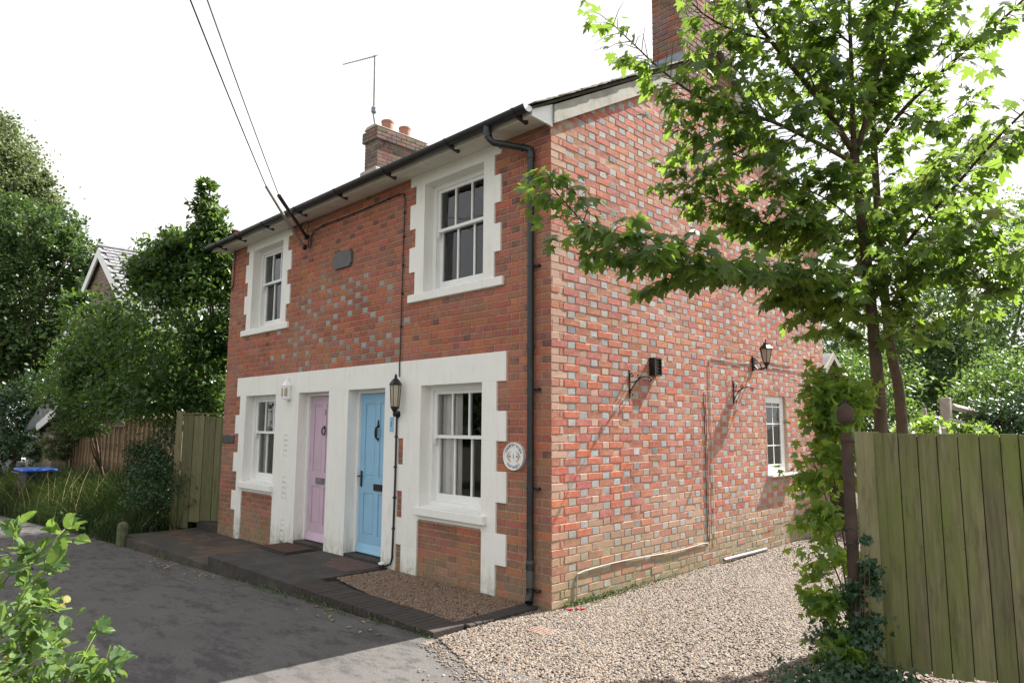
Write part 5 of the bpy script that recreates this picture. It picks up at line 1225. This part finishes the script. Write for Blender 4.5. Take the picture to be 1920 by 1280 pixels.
tree('hedge', 'dark hedge in deep shade left of the lattice porch', 'hedge', tuple(D(10, 880, 27)-[0, 0, 1]), [BL(20, 790, 28, 1.6, 1.2), BL(70, 740, 29, 1.2, 1.0), BL(-30, 800, 27, 2, 1.5), BL(60, 830, 25, .8, .6)], 9000, .15, Tq, M_ivy, .1, clump=.2)

tree('laurel_bush', 'shaded mass of laurel behind the fence panels', 'shrub', (-17, 3.2, -.6), [BL(200, 690, 19, 1.3, 1.2), BL(150, 730, 21, 1.2, 1.0), BL(270, 640, 18, 1.2, 1.2), BL(240, 720, 18, 1.6, .9), BL(165, 670, 20, .8, .7)], 12000, .13, To, M_laurel, .09, clump=.16)
# ---- neighbour's slate roofed cottage
YG = 2.0
G_ = lambda px, py, y=YG: at(px, py, 1, y)
ap, el_ = G_(182, 462), G_(100, 665); sl_ = (ap[2]-el_[2])/(ap[0]-el_[0]); hw = ap[0]-el_[0]; er = np.array([ap[0]+hw, YG, el_[2]])
nb = thing('brick_cottage', (ap[0], YG+4, -1), 'distant brown brick cottage with grey slate roof and white barge boards', 'house')
m_ = MB(); m_.prism([(el_[0]+.3, -1.2), (er[0]-.3, -1.2), (er[0]-.3, el_[2]), (ap[0], ap[2]-.28), (el_[0]+.3, el_[2])], YG+.25, YG+9, 1); m_.col = (.26, .17, .13, 1); m_.c = [m_.col]*len(m_.v); nbw = m_.build('wall', M_mortar_grey, nb)
bm__ = MB(); rowsN = int((ap[2]-.3+.5)/.15)
for k in range(rowsN):
    z = -.5+k*.15; hwk = hw-.3 if z < el_[2] else (ap[2]-.28-z)/sl_
    if hwk < .1: break
    xk = ap[0]-hwk; i = 0
    while xk < ap[0]+hwk:
        L_ = .46 if (i+k) % 2 else .24; c_ = R_.choice([(.27, .19, .15), (.22, .16, .13), (.31, .21, .16), (.25, .20, .17)]); bm__.col = (*c_, 1); x1_ = min(xk+L_-.014, ap[0]+hwk)
        if x1_ > xk+.02: bm__.box(xk, x1_, YG+.235, YG+.26, z, z+.134)
        xk += L_; i += 1
tag(bm__.build('brick_courses', M_oldwall, nbw, col=True), kind='stuff')
for sgn in (1, -1):
    ex_ = ap[0]+sgn*(hw+.15); ez = ap[2]-sl_*(hw+.15)
    m_ = MB(); m_.prism([(ap[0], ap[2]-.02), (ex_, ez-.02), (ex_, ez-.42), (ap[0], ap[2]-.42)], YG+.04, YG+.10, 1); m_.build('barge_board', M_white, nb)
    m_ = MB(); m_.prism([(ap[0], ap[2]), (ex_, ez), (ex_, ez-.12), (ap[0], ap[2]-.12)], YG+.11, YG+9.2, 1); rr_ = m_.build('roof', M_slate, nb)
    if sgn > 0:
        an_ = math.atan(sl_); n_ = 0; row = 0; s_ = 0
        Ls = (hw+.15)/math.cos(an_)
        while s_ < Ls-.1 and n_ < 290:
            y_ = YG+(0 if row % 2 else .17)
            while y_ < YG+5.5 and n_ < 290:
                s1 = s_+.33; xa, za = ap[0]+s_*math.cos(an_), ap[2]-s_*math.sin(an_); xb, zb = ap[0]+s1*math.cos(an_), ap[2]-s1*math.sin(an_); t = R_.uniform(.0, .015); nx, nz = math.sin(an_), math.cos(an_)
                m_ = MB(); m_.prism([(xa+nx*(.01), za+nz*.01), (xb+nx*(.035+t), zb+nz*(.035+t)), (xb+nx*(.055+t), zb+nz*(.055+t)), (xa+nx*.03, za+nz*.03)], y_+.008, y_+.332, 1); m_.build('slate', M_slate, rr_); n_ += 1; y_ += .34
            s_ += .29; row += 1
m_ = MB(); m_.tube([(ap[0], YG, ap[2]+.04), (ap[0], YG+9, ap[2]+.04)], .09, 6); m_.build('ridge', M_slate, nb)
# porch with lattice window
YP = 1.0; Pq = lambda px, py: at(px, py, 1, YP)
pa, pb = Pq(50, 800), Pq(110, 775)
po = thing('porch', (pa[0]+2, YP, -.9), 'small slate roofed porch with white lattice window on the distant cottage', 'porch')
A1 = Pq(52, 808); A2 = Pq(76, 808); B1 = Pq(76, 790); zt_ = A1[2]
m_ = MB(); m_.prism([(A1[0]-.2, zt_+.02), (A1[0]+1.6, zt_+.10), (Pq(135, 745)[0], Pq(135, 735)[2]), (Pq(95, 750)[0]-.2, Pq(95, 742)[2])], YP-.1, YP+2.4, 1); m_.build('roof', M_slate, po)
m_ = MB(); q1, q2 = Pq(77, 800), Pq(118, 770); m_.prism([(q1[0], q1[2]-.18), (q2[0], q2[2]-.10), (q2[0], q2[2]+.22), (q1[0], q1[2]+.10)], YP-.16, YP-.11, 1); m_.build('fascia', M_white, po)
m_ = MB(); m_.box(A1[0]+.1, A1[0]+4.2, YP, YP+2.2, -1.2, zt_); m_.col = (.25, .2, .16, 1); m_.c = [m_.col]*len(m_.v); m_.build('wall', M_oldwall, po, col=True)
lx0, lx1 = Pq(52, 830)[0]+.15, Pq(69, 830)[0]; lz0, lz1 = -.7, zt_-.08
m_ = MB(); m_.rect([(lx0, lx1, lz0, lz1)], [(lx0+.1, lx1-.1, lz0+.1, lz1-.1)], YP-.05, YP-.005); lw = m_.build('window', M_white, po)
for i in range(7):
    a = lz0+.2+i*(lz1-lz0-.3)/7; m_ = MB(); m_.box(lx0+.1, lx1-.1, YP-.035, YP-.02, a, a+.03); m_.build('lattice_bar', M_white, lw)
for i in range(1, 4): a = lx0+i*(lx1-lx0)/4; m_ = MB(); m_.box(a, a+.04, YP-.045, YP-.036, lz0+.1, lz1-.1); m_.build('lattice_bar', M_white, lw)
# ---- fence panels
fspec = [(-15.86, -13.35, 1.74, 'taller lap board fence panel nearest the laurel'), (-18.72, -15.95, 1.55, 'middle lap board fence panel left of the taller one'), (-21.2, -18.8, 1.36, 'lowest lap board fence panel at the far left'), (-13.25, -10.6, 1.76, 'shaded reddish fence panel behind the laurel stems')]
for x0_, x1_, zt_, lab in fspec:
    f = thing('fence_panel', (x0_, 1.0, -.5), lab, 'fence', 'lap board fence panels along the verge')
    n_ = 13; hz = (zt_+.55)/n_
    for i in range(n_):
        m_ = MB(); z = -.55+i*hz; n2 = 12; vs = []
        for k in range(n2+1):
            x = x0_+(x1_-x0_)*k/n2; wv = .012*math.sin(k*1.7+i*2.1)
            vs += [(x, 1.0, z+wv), (x, .975, z+wv), (x, 1.012, z+hz+.03), (x, 1.02, z+hz+.03)]
        m_.add(vs, [(4*k+a, 4*k+4+a, 4*k+4+(a+1) % 4, 4*k+(a+1) % 4) for k in range(n2) for a in range(4)]); m_.build('lap_board', M_fencewood, f)
    nb_ = 7
    for k in range(nb_+1): x = x0_+(x1_-x0_-.05)*k/nb_; m_ = MB(); m_.box(x, x+.045, .925, .968, -.5, zt_-.02, .004); m_.build('batten', M_fencewood, f)
    m_ = MB(); m_.box(x0_-.02, x1_+.02, .915, 1.03, zt_-.015, zt_+.02, .004); m_.build('capping', M_fencewood, f)
    m_ = MB(); m_.box(x0_-.10, x0_-.025, .94, 1.02, -.6, zt_+.10, .008); m_.build('post', M_fencewood, f)
# ---- side gate left of the house
sg0 = np.array([-8.52, -.22, 0]); sg1 = np.array([-7.80, .26, 0]); sgd = unit(sg1-sg0); sgn_ = np.array([sgd[1], -sgd[0], 0]); Lg = np.linalg.norm(sg1-sg0)
sgt = thing('side_gate', tuple(sg0), 'tall green tinged boarded side gate left of the house', 'gate')
zb_ = lambda s: -.17 if s < .12 else -.06
nb_ = 8
for i in range(nb_):
    s0_, s1_ = Lg*i/nb_, Lg*(i+1)/nb_; gboard(s0_+.003, s1_-.003, zb_(s0_), 1.80-.008*i+R_.uniform(-.004, .004), .02+(.008 if i % 2 else 0), .02, 'board', M_gatewood2, sgt, sg0, sgd, sgn_)
for z in (.2, .95, 1.6): gboard(0, Lg, z-.04, z+.04, -.004, .03, 'rail', M_gatewood2, sgt, sg0, sgd, sgn_)
gboard(-.13, -.01, -.30, 1.86, .03, .06, 'gate_post', M_gatewood2, sgt, sg0, sgd, sgn_)
gboard(-.02, Lg, 1.80, 1.825, .04, .06, 'top_rail', M_gatewood2, sgt, sg0, sgd, sgn_)
sf0 = np.array([-7.78, .30, 0]); fd = unit(np.array([.8, -.2, 0])); fn = np.array([fd[1], -fd[0], 0])
sfp = thing('fence_panel', tuple(sf0), 'narrow boarded panel joining the side gate to the house corner', 'fence')
for i in range(4): gboard(i*.105+.002, i*.105+.100, -.03, 1.775, .02, .02, 'board', M_gatewood2, sfp, sf0, fd, fn)
gboard(0, .42, 1.776, 1.80, .03, .04, 'top_rail', M_gatewood2, sfp, sf0, fd, fn)
# stump post
m_ = MB(); c = np.array([-8.05, -1.22, -.32]); m_.lathe(tuple(c), [(.085, 0), (.085, .30), (.07, .37), (.03, .39)], 10); tag(m_.build('stump_post', simple('mossy_stump', (.09, .10, .05), .9, var=.4, scale=14, bs=.5)), 'short mossy stump post at the corner of the low path', 'post')
# blue lidded bin
bc = at(66, 880, 1, -.75); bz = bc[2]
bn = thing('wheelie_bin', (bc[0], -.75, bz-1), 'dark bin with bright blue lid half buried in the long grass', 'bin')
m_ = MB(); m_.prism([(bc[0]-.52, bz-.04), (bc[0]+.52, bz-.04), (bc[0]+.42, bz-1.0), (bc[0]-.42, bz-1.0)], -1.02, -.45, 1); m_.build('body', M_bin, bn)
m_ = MB(); m_.box(bc[0]-.60, bc[0]+.60, -1.12, -.38, bz-.03, bz+.035, .02); m_.build('lid', M_binblue, bn)
m_ = MB(); m_.tube([(bc[0]-.5, -1.16, bz-.06), (bc[0]+.5, -1.16, bz-.06)], .02, 6); m_.build('handle', M_bin, bn)
# parked car, mostly out of frame
ccx = D(-12, 870, 29); cz0 = ccx[2]-.75
car = thing('parked_car', (ccx[0], ccx[1], cz0), 'white car just showing at the left edge beyond the grass', 'car')
cm_ = MB(); prof = [(-2.0, .35), (-2.05, .65), (-1.9, .85), (-1.2, .95), (-.6, 1.38), (.7, 1.42), (1.3, 1.0), (1.95, .88), (2.05, .6), (2.0, .35)]
cm_.prism(prof, -.82, .82, 1); cm_.xf(Matrix.Translation((ccx[0], ccx[1], cz0))@Matrix.Rotation(.5, 4, 'Z')); bod = cm_.build('body', M_carw, car)
for sy in (-.825, .825):
    m_ = MB(); m_.prism([(-1.05, .95), (-.55, 1.3), (.62, 1.34), (1.1, 1.0)], sy-.004, sy+.004, 1); m_.xf(Matrix.Translation((ccx[0], ccx[1], cz0))@Matrix.Rotation(.5, 4, 'Z')); m_.build('window', M_rubber, car)
    for wx in (-1.25, 1.25):
        m_ = MB(); m_.lathe((wx, sy-.08 if sy > 0 else sy-.08, .32), [(.30, 0), (.32, .02), (.32, .14), (.30, .16)], 18, 1); m_.xf(Matrix.Translation((ccx[0], ccx[1], cz0))@Matrix.Rotation(.5, 4, 'Z')); m_.build('wheel', M_rubber, car)

# ================================================================== grass, weeds, brambles
def blades(name, P, Ln, lean, mat, label, width=.008, bend=.5, kind='stuff', parent=None):
    N = len(P); k = 4; th = NR.random(N)*2*math.pi; dirv = np.stack([np.cos(th), np.sin(th), np.zeros(N)], 1); sidev = np.stack([-np.sin(th+1.2), np.cos(th+1.2), np.zeros(N)], 1)
    V = []; 
    for i in range(k):
        t = i/(k-1); c = P+dirv*(lean*Ln*(t**2))[:, None]+np.array([0, 0, 1])*(Ln*(t-bend*lean*t*t))[:, None]; w_ = width*(1-t*.85)*(Ln/.5)
        V += [c-sidev*w_[:, None], c+sidev*w_[:, None]]
    V = np.stack(V, 1); nv = 2*k; F = []
    for i in range(k-1): F += [(2*i, 2*i+1, 2*i+3), (2*i, 2*i+3, 2*i+2)]
    F = np.array(F); FF = (F[None]+(np.arange(N)*nv)[:, None, None]).reshape(-1, 3)
    me = bpy.data.meshes.new(name); me.from_pydata(V.reshape(-1, 3).tolist(), [], FF.tolist()); a = me.color_attributes.new('Col', 'FLOAT_COLOR', 'POINT')
    c = np.zeros((N, 4)); c[:, 0] = NR.random(N); c[:, 1] = (NR.random(N) < .04)*.6; c[:, 3] = 1; a.data.foreach_set('color', np.repeat(c, nv, 0).astype(np.float32).ravel()); me.materials.append(mat)
    o = bpy.data.objects.new(name, me); link(o, parent)
    if label: tag(o, label, kind=kind)
    return o
def verge_points(n, x0, x1, y0, y1):
    X = NR.uniform(x0, x1, n); E_ = np.array([road_edge(x) for x in X]); Y = E_+.12+NR.random(n)**1.0*(y1-y0); Z = np.array([road_z(x, y)-.03 for x, y in zip(X, Y)]); return np.stack([X, Y, Z], 1)
tuft = verge_points(620, -24, -8.5, 0, 2.1)
ti = NR.integers(0, len(tuft), 26000); P = tuft[ti]+NR.normal(size=(26000, 3))*[.11, .11, 0]
e_ = np.array([road_edge(x) for x in P[:, 0]]); P[:, 1] = np.maximum(P[:, 1], e_+.03)
Ln = NR.uniform(.4, 1.05, len(P))*np.clip(.5+(P[:, 1]-e_)*.95, .4, 1.35); blades('long_grass', P, Ln, NR.uniform(.2, .9, len(P)), M_grass, 'long arching grass on the verge', .0075)
P = verge_points(200, -18.5, -11, .25, 2.2); blades('dry_grass', P, NR.uniform(.8, 1.45, len(P)), NR.uniform(.15, .7, len(P)), M_straw, 'tall dry seed stalks standing in the verge grass', .0035)
P = verge_points(2600, -24, -8.4, 0, 1.8); Pt, tp, nn_ = P+[0, 0, .06], unit(NR.normal(size=P.shape)+[0, -.4, .3]), unit(NR.normal(size=P.shape)*.5+[0, 0, 1]); Pt[:, 2] += NR.random(len(P))*.3
tag(leaf_object('ground_cover', To, Pt, NR.uniform(.05, .10, len(P)), tp, nn_, M_ivy), 'low leafy weeds under the verge grass', kind='stuff')
# weeds at the foot of the step and along the flank wall
n_ = 260; X = np.concatenate([NR.choice([-7.3, -6.1, -5.2, -3.9, -3.1, -2.6, -1.9, -1.5, -.9, -.35], n_)+NR.normal(size=n_)*.13]); Y = np.full(n_, -1.235)-np.abs(NR.normal(size=n_))*.035; Z = np.array([road_z(x, y)+.01 for x, y in zip(X, Y)])+np.abs(NR.normal(size=n_))*.02
P = np.stack([X, Y, Z], 1); tag(leaf_object('weeds', To, P, NR.uniform(.018, .045, n_), unit(NR.normal(size=(n_, 3))+[0, -.3, .3]), unit(NR.normal(size=(n_, 3))*.5+[0, -.3, 1]), M_far), 'small green weeds at the foot of the step', kind='stuff')
n_ = 1000; Y = .1+NR.gamma(1.6, .55, n_); Y = Y[Y < 6.5]; n_ = len(Y); X = .012+np.abs(NR.normal(size=n_))*.035; Z = -.02+NR.random(n_)*.035
P = np.stack([X, Y, Z], 1); tag(leaf_object('moss', Tq, P, NR.uniform(.010, .028, n_), unit(NR.normal(size=(n_, 3))+[.2, 0, .5]), unit(NR.normal(size=(n_, 3))*.6+[.3, 0, 1]), M_moss), 'green moss and seedlings along the foot of the flank wall', kind='stuff')
P = np.array([(.02+.25*NR.normal()*.4, -1.32+.1*NR.normal(), -.02) for _ in range(90)]+[(-.35+.08*NR.normal(), -1.27+.02*NR.normal(), -.03) for _ in range(60)]+[(.75+.1*NR.normal(), -1.5+.08*NR.normal(), -.01) for _ in range(30)])
blades('weeds', P, NR.uniform(.02, .07, len(P)), NR.uniform(.3, .9, len(P)), M_grass, 'tufts of seedling grass in the gravel edge', .010)
# fallen leaves
Pl = [(-7.2+NR.random()*2.4, -1.05+.9*NR.random(), -.145) for _ in range(14)]+[(-6.6+6*NR.random(), -1.27-.25*NR.random(), None) for _ in range(60)]+[(-1.05, -1.32, None)]
Pl = np.array([(x, y, (road_z(x, y)+.012) if z is None else z) for x, y, z in Pl])
tag(leaf_object('fallen_leaves', To, Pl, NR.uniform(.03, .07, len(Pl)), unit(NR.normal(size=Pl.shape)*[1, 1, .1]), unit(NR.normal(size=Pl.shape)*.25+[0, 0, 1]), M_straw), 'a few dry leaves fallen on the path and lane', kind='stuff')

# foreground bramble
br = thing('bramble', tuple(np.array(D(20, 1290, 2.0))*[1, 1, 0]+[0, 0, -.1]), 'sunlit bramble and nettle tangle in the near left corner', 'plant')
canes = [([(-60, 1180, 1.7), (20, 1075, 1.75), (70, 1040, 1.8), (105, 1008, 1.8), (128, 985, 1.85)], 1), ([(-60, 1120, 1.7), (0, 1075, 1.7), (30, 1060, 1.75), (75, 1052, 1.8)], 0), ([(110, 1320, 1.7), (150, 1240, 1.75), (178, 1190, 1.8), (200, 1165, 1.85)], 0),
         ([(120, 1310, 1.7), (170, 1270, 1.75), (205, 1250, 1.8), (235, 1232, 1.85)], 0), ([(-30, 1010, 1.7), (20, 1040, 1.75), (28, 1000, 1.75), (32, 985, 1.75)], 0), ([(-20, 1190, 1.6), (60, 1135, 1.7), (95, 1140, 1.7), (135, 1160, 1.75)], 0), ([(0, 1280, 1.55), (80, 1230, 1.6), (150, 1262, 1.6)], 0), ([(20, 1170, 1.7), (45, 1110, 1.7), (62, 1085, 1.75), (92, 1070, 1.8)], 0)]
LP_, LT_, LN_, LS_ = [], [], [], []
for pts_, big in canes:
    q = [D(*p) for p in pts_]; m_ = MB(); m_.tube(q, list(np.linspace(.0026, .001, len(q))), 6); m_.build('cane', simple('green_cane', (.12, .16, .04), .6) if big else bpy.data.materials['green_cane'], br, smooth=True)
    for a, b in zip(q[:-1], q[1:]):
        for t in (.2, .6, 1.0):
            c = a+(b-a)*t
            for k in range(R_.choice([1, 2, 3])):
                dr_ = unit(NR.normal(size=3)*.8+unit(b-a)*.6+[0, 0, .1]); LP_.append(c+dr_*.012); LT_.append(dr_); LN_.append(unit(NR.normal(size=3)*.45+[0, -.25, 1])); LS_.append(R_.uniform(.022, .048))
for (px, py, sx, sy, s_) in [(28, 1005, -.2, 1, .055), (38, 1025, .6, -.1, .055), (95, 1000, .3, .9, .045), (120, 985, .6, .6, .05), (112, 1005, .2, -.9, .05), (125, 1020, -.5, -.6, .065), (100, 1050, .9, -.15, .055), (75, 1048, -.9, .1, .05), (140, 1010, 1, 0, .045), (90, 1045, .8, -.6, .05)]:
    LP_.append(D(px, py, 1.8)); LT_.append(unit(CR*sx+CU*sy-CFW*.2)); LN_.append(unit(-CFW*.6+CU*.8+NR.normal(size=3)*.2)); LS_.append(s_)
bb_ = [BL(30, 1170, 1.85, .10, .10), BL(80, 1220, 1.85, .09, .07), BL(20, 1260, 1.75, .12, .10), BL(100, 1280, 1.75, .10, .05), BL(60, 1130, 1.9, .06, .04), BL(-20, 1100, 1.85, .08, .07), BL(10, 1060, 1.9, .04, .04)]
P, tip, nrm, tint = blob_leaves(bb_, 950, clump=.35, shell=.9, up=.8, droop=.1)
LP_ = np.array(LP_); m0 = len(LP_)
bl_ = leafvar(T_bramble(), M_bramble, 6)
for i in range(m0):
    o = bpy.data.objects.new('leaf', bl_[R_.randrange(6)]); Rm = frames(LT_[i][None], LN_[i][None])[0]; link(o, br); o.matrix_basis = Matrix([[*(Rm[r]*LS_[i]), LP_[i][r]] for r in range(3)]+[[0, 0, 0, 1]])
tag(leaf_object('foliage', T_bramble(), P, NR.uniform(.018, .042, len(P)), tip, nrm, M_bramble, br, tint=tint, yellow=.06), kind='stuff')

# trees across the lane, seen only in the window panes
for k, (x, y, lab) in enumerate([(-13, -17, 'tree across the lane mirrored in the window panes, nearer one'), (-21, -15, 'tree across the lane mirrored in the window panes, farther one')]):
    tree('broadleaf_tree', lab, 'tree', (x, y, -1), [((x, y, 4.5), (3, 3, 2.6)), ((x+1.5, y+.5, 3), (2.2, 2.2, 2)), ((x-1.5, y, 3.2), (2.2, 2.2, 2)), ((x, y, 2), (3.2, 3.2, 2))], 6000, .34, Tq, M_oak, .25, clump=.2)
